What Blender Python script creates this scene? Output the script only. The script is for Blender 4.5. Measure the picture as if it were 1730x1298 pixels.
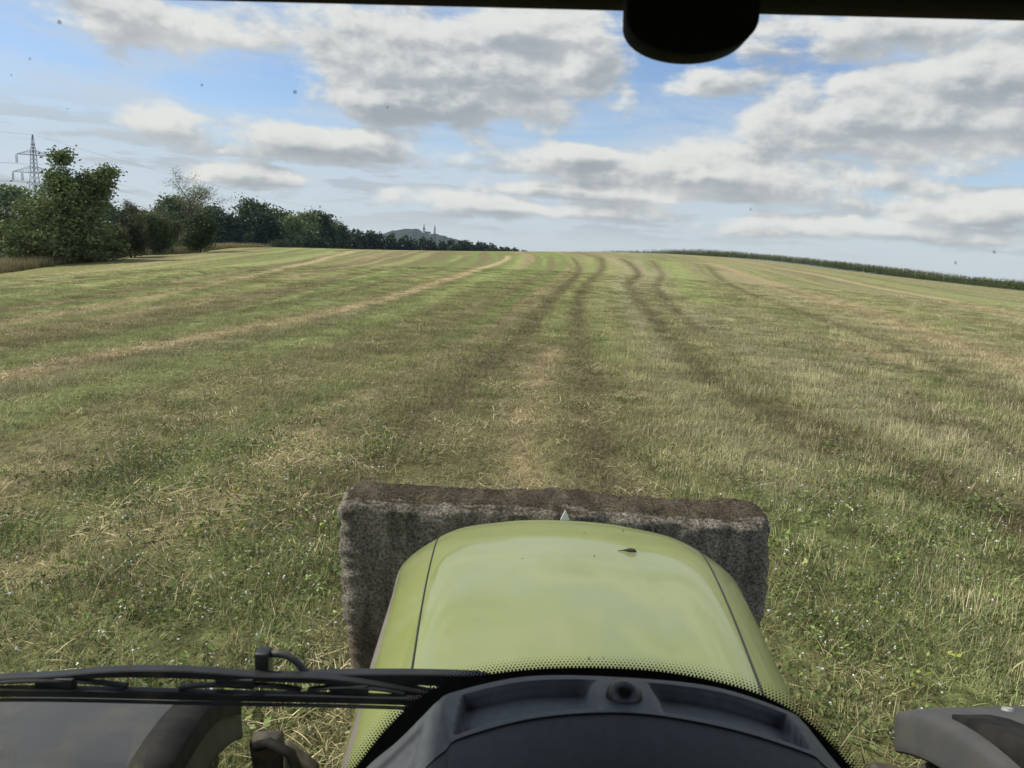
import bpy, bmesh, math, random
import numpy as np
from mathutils import Matrix, Vector

for o in list(bpy.data.objects):
    bpy.data.objects.remove(o)
sc = bpy.context.scene
COL = sc.collection
R = math.radians

# ------------------------------------------------------------------ camera
EYE = 2.45
cam_d = bpy.data.cameras.new('camera')
cam = bpy.data.objects.new('camera', cam_d)
COL.objects.link(cam)
sc.camera = cam
cam_d.sensor_width = 36.0
cam_d.lens = 36.0 * 1282 / 1730
cam_d.clip_start = 0.02
cam_d.clip_end = 20000
P_, RO_ = R(10.1), R(3.5)
_f = Vector((0, math.cos(P_), -math.sin(P_)))
_u0 = Vector((0, math.sin(P_), math.cos(P_)))
_r0 = Vector((1, 0, 0))
_r = _r0 * math.cos(RO_) + _u0 * math.sin(RO_)
_u = _u0 * math.cos(RO_) - _r0 * math.sin(RO_)
cam.matrix_world = Matrix(((_r.x, _u.x, -_f.x, 0), (_r.y, _u.y, -_f.y, 0), (_r.z, _u.z, -_f.z, EYE), (0, 0, 0, 1)))
cam_d.dof.use_dof = True
cam_d.dof.focus_distance = 14.0
cam_d.dof.aperture_fstop = 13.0

# ------------------------------------------------------------------ light and exposure
SUN_EL, SUN_AZ = R(50), R(-80)          # azimuth clockwise from +Y: the sun stands left and a little ahead
sdir = Vector((math.sin(SUN_AZ) * math.cos(SUN_EL), math.cos(SUN_AZ) * math.cos(SUN_EL), math.sin(SUN_EL)))
sun_d = bpy.data.lights.new('sun', 'SUN')
sun_d.energy = 4.4
sun_d.angle = R(1.5)
sun_d.color = (1.0, 0.94, 0.84)
sun = bpy.data.objects.new('sun', sun_d)
COL.objects.link(sun)
sun.rotation_euler = sdir.to_track_quat('Z', 'Y').to_euler()
sc.view_settings.view_transform = 'Standard'
sc.view_settings.look = 'None'
sc.view_settings.gamma = 1.0
sc.view_settings.exposure = 0.15
sc.cycles.max_bounces = 6
sc.cycles.diffuse_bounces = 3
sc.cycles.transparent_max_bounces = 16
sc.cycles.use_denoising = True
sc.cycles.volume_bounces = 0


# ------------------------------------------------------------------ node helper
class NT:
    def __init__(self, tree):
        self.t = tree
        self.n = tree.nodes
        self.l = tree.links

    def new(self, typ, **kw):
        nd = self.n.new(typ)
        for k, v in kw.items():
            setattr(nd, k, v)
        return nd

    def put(self, sock, v):
        if isinstance(v, S):
            self.l.new(v.s, sock)
        elif isinstance(v, bpy.types.NodeSocket):
            self.l.new(v, sock)
        else:
            if hasattr(sock.default_value, '__len__') and not hasattr(v, '__len__'):
                v = [v] * len(sock.default_value)
            if hasattr(sock.default_value, '__len__') and len(sock.default_value) == 4 and len(v) == 3:
                v = list(v) + [1]
            sock.default_value = v

    def math(self, op, *a, clamp=False):
        nd = self.new('ShaderNodeMath', operation=op, use_clamp=clamp)
        for i, v in enumerate(a):
            self.put(nd.inputs[i], v)
        return S(self, nd.outputs[0])

    def vmath(self, op, *a):
        nd = self.new('ShaderNodeVectorMath', operation=op)
        for i, v in enumerate(a):
            if op == 'SCALE' and i == 1:
                self.put(nd.inputs['Scale'], v)
            else:
                self.put(nd.inputs[i], v)
        return S(self, nd.outputs[0])

    def comb(self, x, y, z):
        nd = self.new('ShaderNodeCombineXYZ')
        for i, v in enumerate((x, y, z)):
            self.put(nd.inputs[i], v)
        return S(self, nd.outputs[0])

    def sep(self, v):
        nd = self.new('ShaderNodeSeparateXYZ')
        self.put(nd.inputs[0], v)
        return [S(self, o) for o in nd.outputs]

    def noise(self, vec, scale, detail=4, rough=.55, dist=0.0, out=0):
        nd = self.new('ShaderNodeTexNoise')
        if vec is not None:
            self.put(nd.inputs['Vector'], vec)
        self.put(nd.inputs['Scale'], scale)
        self.put(nd.inputs['Detail'], detail)
        self.put(nd.inputs['Roughness'], rough)
        self.put(nd.inputs['Distortion'], dist)
        return S(self, nd.outputs[out])

    def mix(self, f, a, b, blend='MIX'):
        nd = self.new('ShaderNodeMix', data_type='RGBA', blend_type=blend)
        self.put(nd.inputs['Factor'], f)
        self.put(nd.inputs['A'] if False else nd.inputs[6], a)
        self.put(nd.inputs[7], b)
        return S(self, nd.outputs[2])

    def ss(self, a, b, v):
        nd = self.new('ShaderNodeMapRange', interpolation_type='SMOOTHSTEP')
        self.put(nd.inputs['Value'], v)
        self.put(nd.inputs['From Min'], a)
        self.put(nd.inputs['From Max'], b)
        return S(self, nd.outputs[0])

    def attr(self, name, typ='GEOMETRY', out='Color'):
        nd = self.new('ShaderNodeAttribute', attribute_name=name, attribute_type=typ)
        return S(self, nd.outputs[out])

    def coord(self, out='Object'):
        return S(self, self.new('ShaderNodeTexCoord').outputs[out])

    def bump(self, h, strength=.5, dist=.01):
        nd = self.new('ShaderNodeBump')
        self.put(nd.inputs['Strength'], strength)
        self.put(nd.inputs['Distance'], dist)
        self.put(nd.inputs['Height'], h)
        return S(self, nd.outputs[0])


class S:
    def __init__(self, t, s):
        self.t, self.s = t, s

    def __add__(self, o): return self.t.math('ADD', self, o)
    __radd__ = __add__
    def __sub__(self, o): return self.t.math('SUBTRACT', self, o)
    def __rsub__(self, o): return self.t.math('SUBTRACT', o, self)
    def __mul__(self, o): return self.t.math('MULTIPLY', self, o)
    __rmul__ = __mul__
    def __truediv__(self, o): return self.t.math('DIVIDE', self, o)
    def max(self, o): return self.t.math('MAXIMUM', self, o)
    def min(self, o): return self.t.math('MINIMUM', self, o)
    def sat(self): return self.t.math('ADD', self, 0.0, clamp=True)


# ------------------------------------------------------------------ world: Nishita sky with cumulus and thin high cloud
world = bpy.data.worlds.new('World')
sc.world = world
world.use_nodes = True
world.node_tree.nodes.clear()
w = NT(world.node_tree)
SKY = 0.11
sky = w.new('ShaderNodeTexSky', sky_type='NISHITA', sun_disc=False, sun_elevation=SUN_EL, sun_rotation=SUN_AZ,
            altitude=200, air_density=1.0, dust_density=0.6, ozone_density=2.2)
skyc = S(w, sky.outputs[0])
D = w.coord('Generated')
dx, dy, dz = w.sep(D)
CLOUDS = [  # azimuth, elevation, half width, half height in degrees, amount
    (-5.8, 12.2, 13.5, 4.6, 1.25), (-0.5, 14.8, 7.5, 3.0, 1.2), (-9.7, 9.6, 7.6, 1.9, 1.1), (-13.5, 6.5, 8.4, 1.5, 1.0),
    (-24.6, 6.6, 4.2, 1.3, .9), (26.5, 9.6, 11.5, 3.2, 1.15), (30.0, 12.0, 7.0, 2.6, 1.1), (13.2, 6.0, 14.0, 1.9, 1.05),
    (5.0, 4.4, 8.0, 1.0, .95), (23.5, 15.0, 9.5, 1.7, 1.1), (11.8, 11.9, 3.4, 1.1, .66), (-22.0, 12.8, 9.0, 2.0, .80),
    (-1.0, 3.1, 12.0, 0.8, .70), (24.4, 2.6, 11.5, 0.9, .75), (30.8, 3.9, 5.6, 1.2, 1.0),
    (-19.1, 3.8, 4.0, 0.7, .62), (3.9, 13.2, 3.2, 2.6, 1.0), (4.8, 6.9, 6.6, 1.0, .75)]


def cloud_mask(P):
    """> 0 inside a cloud; P = (azimuth, elevation, 0) in degrees"""
    m = None
    for (a, e, ra, re, amt) in CLOUDS:
        q = w.new('ShaderNodeVectorMath', operation='MULTIPLY_ADD')
        w.put(q.inputs[0], P)
        q.inputs[1].default_value = (1 / ra, 1 / re, 0)
        q.inputs[2].default_value = (-a / ra, -e / re, 0)
        ln = w.new('ShaderNodeVectorMath', operation='LENGTH')
        w.l.new(q.outputs[0], ln.inputs[0])
        v = w.math('MULTIPLY_ADD', S(w, ln.outputs['Value']), -amt, amt)
        m = v if m is None else m.max(v)
    return m


az0 = w.math('ARCTAN2', dx, dy) * (180 / math.pi)
el0 = w.math('ARCSINE', dz) * (180 / math.pi)
# the rest of the sky, away from these clouds, carries scattered cumulus of the same kind
away = w.ss(34, 44, w.math('ABSOLUTE', az0)).max(w.ss(17, 23, el0))
big = w.noise(w.comb(dx, dy, dz * 2.0), 3.2, 2, .5)
rest = (big - 0.50) * 4.0 + away - 1.0
step = 0.018
wob = (w.noise(w.comb(dx, dy, dz * 2.0), 14.0, 2, .5) - .5)
m0 = cloud_mask(w.comb(az0 + wob * 3.0, el0 + wob * 1.2, 0.0)).max(rest).max(-.9)
m1 = cloud_mask(w.comb(az0 - 0.5, el0 + 0.75, 0.0)).max(rest).max(-.9)
flk = w.noise(w.comb(dx, dy, dz * 7.0), 8.5, 6, .55)
n0 = w.noise(w.comb(dx, dy, dz * 1.75), 10.0, 9, .56, .1)
n1 = w.noise(w.comb(dx - .5 * step, dy, dz * 1.75 + .95 * step), 10.0, 7, .54, .1)
f0 = m0 * .62 + (n0 - .5) * 1.55 + (flk - .5) * .5 + .08
f1 = (m1 * .8 + m0 * .2) * .62 + (n1 - .5) * 1.55 + (flk - .5) * .3 + .08
cover = w.ss(-0.04, 0.28, f0)
thick = w.ss(0.15, 0.80, f0)
shade = (w.ss(-0.22, 0.34, f0 - f1) * 1.1 - thick * 0.42 + 0.10)
grain = w.noise(w.comb(dx, dy, dz * 3.2), 7.0, 5, .5)
shade = w.ss(-.35, 1.05, shade + (grain - .5) * 1.5)
ccol = w.mix(shade, (0.335, 0.36, 0.395), (0.735, 0.73, 0.71))
# thin high cloud, drawn out sideways
cir = w.noise(w.comb(dx * 1.0 + dz * 1.4, dy * .6, dz * 5.0), 2.6, 6, .6, .5)
veil = w.ss(.40, .62, cir) * .68
low = 1.0 - w.ss(0.0, 10.0, el0)
veil = (veil + low * .74 + .06).min(.86)
blue = w.mix(1.0, skyc, (SKY * 1.0, SKY * 1.04, SKY * 1.16), 'MULTIPLY')
base = w.mix(veil, blue, (0.53, 0.60, 0.69))
edge = cover * (w.ss(0.0, 4.0, el0) * .45 + .5)
# small flat grey patches low over the land
fl_ = w.ss(.475, .58, flk) * w.ss(0.3, 2.0, el0) * (1.0 - w.ss(5.5, 8.5, el0)) * .78
base = w.mix(fl_, base, w.mix(grain, (0.35, 0.41, 0.49), (.55, .58, .60)))
fin = w.mix(edge, base, ccol)
bg = w.new('ShaderNodeBackground')
w.put(bg.inputs[0], fin)
w.put(bg.inputs[1], 1.0)
wo = w.new('ShaderNodeOutputWorld')
w.l.new(bg.outputs[0], wo.inputs[0])
world.cycles.sampling_method = 'NONE'


# ------------------------------------------------------------------ mesh and material helpers
def tag(o, label=None, cat=None, group=None, kind=None):
    if label: o['label'] = label
    if cat: o['category'] = cat
    if group: o['group'] = group
    if kind: o['kind'] = kind
    return o


def mesh(name, verts, faces, mats=None, smooth=False, cols=None, mi=None):
    me = bpy.data.meshes.new(name)
    verts = np.asarray(verts, dtype=np.float32).reshape(-1, 3)
    if isinstance(faces, np.ndarray):
        k = faces.shape[1]
        nf = len(faces)
        me.vertices.add(len(verts))
        me.vertices.foreach_set('co', verts.ravel())
        me.loops.add(nf * k)
        me.polygons.add(nf)
        me.loops.foreach_set('vertex_index', faces.astype(np.int32).ravel())
        me.polygons.foreach_set('loop_start', np.arange(nf, dtype=np.int32) * k)
        me.update(calc_edges=True)
    else:
        me.from_pydata([tuple(map(float, v)) for v in verts], [], [list(map(int, f)) for f in faces])
    if mats is not None:
        for m in (mats if isinstance(mats, (list, tuple)) else [mats]):
            me.materials.append(m)
    if mi is not None:
        me.polygons.foreach_set('material_index', np.asarray(mi, dtype=np.int32))
    if smooth:
        me.polygons.foreach_set('use_smooth', np.ones(len(me.polygons), dtype=bool))
    if cols is not None:
        a = me.color_attributes.new('Col', 'FLOAT_COLOR', 'POINT')
        c = np.ones((len(verts), 4), dtype=np.float32)
        c[:, :3] = cols
        a.data.foreach_set('color', c.ravel())
    me.update()
    return me


def obj(name, me, parent=None, link=True):
    o = bpy.data.objects.new(name, me)
    if link:
        COL.objects.link(o)
    if parent is not None:
        o.parent = parent
    return o


def empty(name, loc=(0, 0, 0), rz=0.0):
    o = bpy.data.objects.new(name, None)
    COL.objects.link(o)
    o.location = loc
    o.rotation_euler = (0, 0, rz)
    o.empty_display_size = .2
    return o


class MB:
    """collects simple shapes into one mesh"""
    def __init__(self):
        self.v, self.f = [], []

    def add(self, vs, fs):
        n = len(self.v)
        self.v += [tuple(map(float, q)) for q in vs]
        self.f += [[n + i for i in f] for f in fs]
        return self

    def box(self, c, s, rot=None):
        vs = [(sx * s[0] / 2, sy * s[1] / 2, sz * s[2] / 2) for sx in (-1, 1) for sy in (-1, 1) for sz in (-1, 1)]
        if rot is not None:
            vs = [rot @ Vector(q) for q in vs]
        return self.add([(q[0] + c[0], q[1] + c[1], q[2] + c[2]) for q in vs],
                        [(0, 1, 3, 2), (4, 6, 7, 5), (0, 4, 5, 1), (2, 3, 7, 6), (0, 2, 6, 4), (1, 5, 7, 3)])

    def tube(self, pts, rad, n=6, caps=True):
        pts = [Vector(p) for p in pts]
        rads = rad if hasattr(rad, '__len__') else [rad] * len(pts)
        vs, fs = [], []
        ref = Vector((0.31, 0.17, 0.93))
        for i, p in enumerate(pts):
            t = (pts[min(i + 1, len(pts) - 1)] - pts[max(i - 1, 0)]).normalized()
            a = t.cross(ref)
            if a.length < 1e-3:
                a = t.cross(Vector((1, 0, 0)))
            a.normalize()
            b = t.cross(a)
            for k in range(n):
                an = 2 * math.pi * k / n
                vs.append(p + (a * math.cos(an) + b * math.sin(an)) * rads[i])
        for i in range(len(pts) - 1):
            for k in range(n):
                k2 = (k + 1) % n
                fs.append((i * n + k, i * n + k2, (i + 1) * n + k2, (i + 1) * n + k))
        if caps:
            fs.append(tuple(range(n - 1, -1, -1)))
            fs.append(tuple((len(pts) - 1) * n + k for k in range(n)))
        return self.add(vs, fs)

    def strip(self, rows):
        """rows: list of equally long point lists -> quads"""
        n = len(rows[0])
        return self.add([q for r in rows for q in r],
                        [(i * n + k, i * n + k + 1, (i + 1) * n + k + 1, (i + 1) * n + k) for i in range(len(rows) - 1) for k in range(n - 1)])

    def build(self, name, mat, parent=None, smooth=False, bevel=0.0, seg=2):
        me = mesh(name, self.v, self.f, mat, smooth)
        bm = bmesh.new()
        bm.from_mesh(me)
        bmesh.ops.recalc_face_normals(bm, faces=bm.faces)
        if bevel:
            es = [e for e in bm.edges if len(e.link_faces) == 2 and e.calc_face_angle(0) > .6]
            bmesh.ops.bevel(bm, geom=es, offset=bevel, segments=seg, affect='EDGES', profile=.6)
        bm.to_mesh(me)
        bm.free()
        if bevel:
            me.polygons.foreach_set('use_smooth', np.ones(len(me.polygons), dtype=bool))
        return obj(name, me, parent)


def material(name, col, rough=.6, var=.15, scale=8.0, metal=0.0, spec=.5, bump=0.0, bscale=None, coat=0.0, col2=None, bdist=.004):
    m = bpy.data.materials.new(name)
    m.use_nodes = True
    t = NT(m.node_tree)
    b = m.node_tree.nodes['Principled BSDF']
    co = t.coord()
    nz = t.noise(co, scale, 5, .6)
    c2 = col2 if col2 else tuple(c * (1 - var) for c in col)
    c1 = col if col2 else tuple(min(1, c * (1 + var)) for c in col)
    t.put(b.inputs['Base Color'], t.mix(t.ss(.35, .65, nz), c2, c1))
    rn = t.noise(co, scale * 2.7, 4, .6)
    t.put(b.inputs['Roughness'], (rn - .5) * .2 + rough)
    b.inputs['Metallic'].default_value = metal
    b.inputs['Specular IOR Level'].default_value = spec
    if coat:
        b.inputs['Coat Weight'].default_value = coat
        b.inputs['Coat Roughness'].default_value = .06
    if bump:
        t.put(b.inputs['Normal'], t.bump(t.noise(co, bscale or scale * 4, 6, .6), bump, bdist))
    return m


# ------------------------------------------------------------------ terrain
CT = np.array([[-5, 0, -.15], [5, 0, .15], [0, -8, -.1], [-8, 10, -.24], [8, 10, .24], [0, 10, .03], [-14, 20, -.42], [14, 20, .45],
               [0, 20, .1], [-30, 0, -1.0], [30, 0, .8], [0, -60, -1], [-60, -30, -2], [60, -30, 1], [-39.47, 58, -1.84],
               [-43.05, 68, -1.54], [-43.99, 84, -1.03], [-42.38, 115, .08], [-33.09, 135, .41], [-18.28, 150, 1.02],
               [2.61, 160, 2.13], [30.53, 180, 3.34], [59.85, 185, 3.12], [76.58, 160, 1.61], [82.17, 125, .66],
               [-27.67, 62, -.44], [-17.63, 72, .19], [-9.71, 80, .71], [1.45, 85, 1.32], [15.37, 90, 1.81], [29.26, 90, 1.62],
               [36.07, 75, .86], [-24.5, 100, .37], [-13.39, 110, .94], [1.91, 115, 1.79], [21.25, 125, 2.51], [-11.64, 40, .25],
               [.79, 42, .77], [13.81, 42, .75], [-62.84, 120, -3.02], [-58.97, 160, -1.65], [-49.02, 200, -1.99],
               [-26.82, 220, -1.85], [3.76, 230, -.21], [44.1, 260, 1.24], [84.11, 260, 1.4], [105.29, 220, .3],
               [118.32, 180, -.82], [-61.25, 90, -4.2]], float)


def _U(r2):
    return np.where(r2 > 1e-12, .5 * r2 * np.log(r2 + 1e-12), 0)


_n = len(CT)
_A = np.zeros((_n + 3, _n + 3))
_A[:_n, :_n] = _U(((CT[:, None, :2] - CT[None, :, :2]) ** 2).sum(-1)) + 2.0 * np.eye(_n)
_A[:_n, _n] = 1
_A[:_n, _n + 1:] = CT[:, :2]
_A[_n, :_n] = 1
_A[_n + 1:, :_n] = CT[:, :2].T
_W = np.linalg.solve(_A, np.r_[CT[:, 2], 0, 0, 0])


def sst(a, b, x):
    t = np.clip((x - a) / (b - a), 0, 1)
    return t * t * (3 - 2 * t)


def ground(x, y):
    x = np.asarray(x, float)
    y = np.asarray(y, float)
    o = np.zeros(x.shape) + _W[-3] + _W[-2] * x + _W[-1] * y
    for (cx, cy, _), wt in zip(CT, _W):
        o += wt * _U((x - cx) ** 2 + (y - cy) ** 2)
    k = sst(190, 330, np.hypot(x, y))
    return o * (1 - k) - 12.0 * k


def vnoise(x, y, seed=0):
    xi = np.floor(x).astype(np.int64)
    yi = np.floor(y).astype(np.int64)
    fx = x - xi
    fy = y - yi
    fx = fx * fx * (3 - 2 * fx)
    fy = fy * fy * (3 - 2 * fy)

    def h(a, b):
        n = (a * 374761393 + b * 668265263 + seed * 1442695041) & 0xffffffff
        n = ((n ^ (n >> 13)) * 1274126177) & 0xffffffff
        return ((n ^ (n >> 16)) & 0xffff) / 65535.0
    return (h(xi, yi) * (1 - fx) + h(xi + 1, yi) * fx) * (1 - fy) + (h(xi, yi + 1) * (1 - fx) + h(xi + 1, yi + 1) * fx) * fy


def fbm(x, y, seed=0, octs=4):
    o, a, s = 0, .5, 0
    for i in range(octs):
        o = o + a * vnoise(x * 2 ** i + 17.3 * i, y * 2 ** i - 9.1 * i, seed + i)
        s += a
        a *= .5
    return o / s


# worked strips and wheel tracks of the field: plan polyline, half width, strength
LINES = {
    'tan': [([(-9.1, 8), (-8.8, 12.7), (-8.4, 16), (-7.4, 20), (-5.7, 27), (-4.8, 31.9), (-3.9, 40.1), (-2.8, 63), (-1.5, 87.5), (-1.6, 105)], .30, 1.25),
            ([(-13.8, 14), (-14, 20.5), (-14, 23.8), (-13.9, 28.2), (-14.1, 33.3), (-14.8, 41.8), (-17.3, 59.5), (-20.6, 81.6), (-24, 110)], .45, .7),
            ([(.2, 5), (.2, 8), (.2, 9.3), (.3, 11.5), (.5, 14.2), (1.0, 18.4)], .24, .8),
            ([(9.3, 21.5), (9.2, 18)], .45, .9), ([(11.5, 17.2), (11.8, 15.2)], .4, .8),
            ([(-4.0, 4.5), (-3.5, 5.3), (-2.9, 6.4), (-2.5, 7.5), (-2.3, 9.3)], .36, .5),
            ([(-5.6, 5), (-5.0, 6.4), (-4.7, 8)], .5, .5),
            ([(24.9, 37.5), (31.9, 60.3), (35.5, 83.2), (36.8, 105.9), (40.1, 148.7)], .9, .55),
            ([(12.3, 18.2), (13.9, 26), (16.3, 36.4), (19.9, 56.7), (22.5, 76.3), (26, 105.1)], 1.3, .42),
            ([(-30, 47), (-31, 60), (-33, 80), (-36, 105)], 1.0, .4)],
    'lime': [([(-7.2, 8), (-7, 10.1), (-6.8, 11.9), (-6.3, 14), (-5.6, 17), (-4.6, 21.6), (-3.8, 28), (-2.7, 36.2), (-1.4, 49.3), (0, 79.2), (0, 106)], .5, .9),
             ([(-19.8, 22), (-20, 29.4), (-20.2, 35.9), (-21.4, 46.3), (-21.8, 59.2), (-22.7, 78), (-25.6, 106)], .8, .9),
             ([(-14.6, 24), (-13.8, 28.4), (-12, 32.5), (-10.7, 41.2), (-11, 60.2), (-11.7, 85.4), (-14.3, 113)], .7, .7),
             ([(-9.9, 11), (-9.7, 14), (-9.4, 17), (-8.4, 21), (-6.8, 28), (-5.2, 40), (-4.2, 63)], .5, .55),
             ([(-26, 30), (-27, 45), (-28, 62), (-31, 90), (-33, 115)], .8, .6),
             ([(1.0, 21), (1.8, 29), (3.8, 45), (6.5, 68), (9, 103)], .8, .7),
             ([(2.3, 17), (3.2, 30), (5.2, 45), (8.6, 67), (12, 103)], .6, .6),
             ([(8.2, 34), (10.5, 48), (14.8, 70), (19.5, 99)], 1.4, .8),
             ([(17, 28), (22, 48), (27, 74), (31, 105), (35, 150)], 1.5, .45),
             ([(22, 24), (34, 54), (41, 85), (44, 120)], 2.0, .5)],
    'dark': [([(-1.75, 6.5), (-1.6, 7.8), (-1.3, 10.1), (-1, 12.5), (-.5, 15.8), (.3, 21.7), (1.3, 30.8), (3, 44), (5.2, 66.8), (7, 104.8)], .28, 1.0),
             ([(1.0, 6), (1.0, 8.1), (1.2, 11.2), (1.5, 15.8), (1.8, 22.1), (2.5, 31.2), (4.8, 49.7), (7.9, 73.1), (10.8, 102.6)], .28, .9),
             ([(4.1, 9.6), (4, 12.1), (3.9, 14.8), (4.3, 20.2), (5.3, 32.5), (6.1, 41.6), (10, 64.2), (13.7, 103.5)], .29, .95),
             ([(5.6, 22), (5.9, 26.4), (7.4, 40.5), (11.8, 63.3), (17.2, 101.1)], .3, .8),
             ([(8.4, 11), (9.7, 16), (11.1, 23.4), (11.9, 33.5), (13.5, 46.5), (18.3, 71.2), (23.2, 96.9)], .35, .75),
             ([(4.9, 5), (5, 7), (4.9, 8.6), (4.7, 10.3), (4.3, 12.2)], .4, .9),
             ([(6.6, 8), (6.8, 10), (6.7, 13)], .5, .6),
             ([(-10.8, 12), (-10.6, 17), (-9.4, 23), (-7.4, 32), (-6.3, 45), (-6, 70), (-6.5, 100)], .5, .5),
             ([(-16.5, 18), (-16.6, 28), (-16.2, 40), (-18.8, 60), (-23, 95)], .6, .6),
             ([(-24, 27), (-24.6, 40), (-25.2, 62), (-28, 95)], .6, .5),
             ([(14.6, 17), (17, 25), (20, 37), (24, 56), (28.6, 90)], .5, .45),
             ([(19, 22), (25, 37), (31, 62), (34, 95)], .6, .4)],
    'pale': [([(-7.9, 9), (-7.7, 13), (-7.2, 16), (-6.4, 20), (-5.1, 26)], .3, .5),
             ([(3, 8), (2.9, 11.5), (3.5, 18), (4.7, 32.2), (5.7, 43.9), (9.7, 68.2), (11.7, 103.8)], .45, .7),
             ([(6.4, 8), (6, 16), (6.4, 24), (7.1, 34), (9.0, 50), (13.6, 76)], .9, .6),
             ([(8.4, 8), (11, 17), (12.4, 26), (13.6, 36), (16.5, 52), (21, 80)], 1.1, .55),
             ([(6.2, 41), (10.6, 64), (15.5, 102)], .55, .7)],
}
_jit = np.random.RandomState(3)


def smooth_line(pl):
    if len(pl) < 4:
        return pl
    d = np.r_[0, np.cumsum(np.hypot(*np.diff(pl, axis=0).T))]
    mm = np.gradient(pl, d, axis=0)
    q = np.linspace(0, d[-1], 3 * len(pl))
    i = np.clip(np.searchsorted(d, q) - 1, 0, len(d) - 2)
    h = (d[i + 1] - d[i])[:, None]
    s = ((q - d[i]) / (d[i + 1] - d[i]))[:, None]
    return (2 * s ** 3 - 3 * s ** 2 + 1) * pl[i] + (s ** 3 - 2 * s ** 2 + s) * h * mm[i] + (-2 * s ** 3 + 3 * s ** 2) * pl[i + 1] + (s ** 3 - s ** 2) * h * mm[i + 1]


def line_weights(x, y):
    out = {}
    ln_ = lane_of(x, y)
    wob = (fbm(ln_ * .35, y * .05, 40, 3) - .5) * .7
    for k, ls in LINES.items():
        acc = np.zeros_like(x)
        for i, (pl, hw, st) in enumerate(ls):
            pl = smooth_line(np.array(pl, float))
            best = np.full(x.shape, 1e9)
            ar = np.zeros(x.shape)
            for a, b in zip(pl[:-1], pl[1:]):
                d = b - a
                t = np.clip(((x - a[0]) * d[0] + (y - a[1]) * d[1]) / (d @ d), 0, 1)
                best = np.minimum(best, np.hypot(x - a[0] - t * d[0], y - a[1] - t * d[1]))
            brk = .60 + .8 * fbm(ln_ * .5, y * .06, 90 + i * 7 + len(k), 3)
            wv = st * np.exp(-((best + wob * hw * (.3 if k == 'dark' else .8)) / (hw * 1.1)) ** 2) * np.clip(brk + .15, .4, 1.15)
            acc = np.maximum(acc, wv)
        out[k] = np.clip(acc, 0, 1)
    return out


# lane coordinate: the passes of the machine run side by side along these curves
KN = [(-20.0, [(-19, 0), (-20, 29.4), (-20.2, 35.9), (-21.4, 46.3), (-21.8, 59.2), (-22.7, 78), (-25.6, 106), (-28, 150)]),
      (-14.0, [(-13.6, 0), (-14, 20.5), (-13.9, 28.2), (-14.1, 33.3), (-14.6, 41.8), (-15.6, 59.5), (-17.6, 81.6), (-19.6, 110), (-20, 150)]),
      (-8.7, [(-9, 0), (-8.8, 12.7), (-8.4, 16), (-7.4, 20), (-5.9, 27), (-5.2, 31.9), (-4.6, 40.1), (-3.8, 63), (-3.4, 87.5), (-5, 110), (-7, 150)]),
      (-6.6, [(-7.2, 0), (-7, 10.1), (-6.3, 14), (-5.6, 17), (-4.6, 21.6), (-3.8, 28), (-2.7, 36.2), (-1.4, 49.3), (0, 79.2), (0, 106), (-2, 150)]),
      (-1.3, [(-1.7, 0), (-1.6, 7.8), (-1.3, 10.1), (-.5, 15.8), (.3, 21.7), (1.3, 30.8), (3, 44), (5.2, 66.8), (7, 104.8), (6, 150)]),
      (1.2, [(1, 0), (1, 8.1), (1.2, 11.2), (1.5, 15.8), (1.8, 22.1), (2.5, 31.2), (4.8, 49.7), (7.9, 73.1), (10.8, 102.6), (11, 150)]),
      (4.2, [(4.2, 0), (4.1, 9.6), (3.9, 14.8), (4.3, 20.2), (5.3, 32.5), (6.1, 41.6), (10, 64.2), (14, 103.5), (16, 150)]),
      (10.0, [(7.4, 0), (8.4, 11), (9.7, 16), (11.1, 23.4), (11.9, 33.5), (13.5, 46.5), (18.3, 71.2), (23.2, 96.9), (29, 150)]),
      (13.5, [(10, 0), (12.3, 18.2), (13.9, 26), (16.3, 36.4), (19.9, 56.7), (22.5, 76.3), (27, 105.1), (34, 150)]),
      (25.0, [(20, 0), (24.9, 37.5), (31.9, 60.3), (35.5, 83.2), (36.8, 105.9), (40.1, 148.7)])]


def lane_of(x, y):
    ks = [np.interp(y, [p[1] for p in pl], [p[0] for p in pl]) for _, pl in KN]
    Ls = [k for k, _ in KN]
    out = np.where(x < ks[0], Ls[0] + (x - ks[0]), Ls[-1] + (x - ks[-1]))
    for i in range(len(KN) - 1):
        f = (x - ks[i]) / np.maximum(ks[i + 1] - ks[i], .2)
        out = np.where((f >= 0) & (f < 1), Ls[i] + f * (Ls[i + 1] - Ls[i]), out)
    return out


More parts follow.
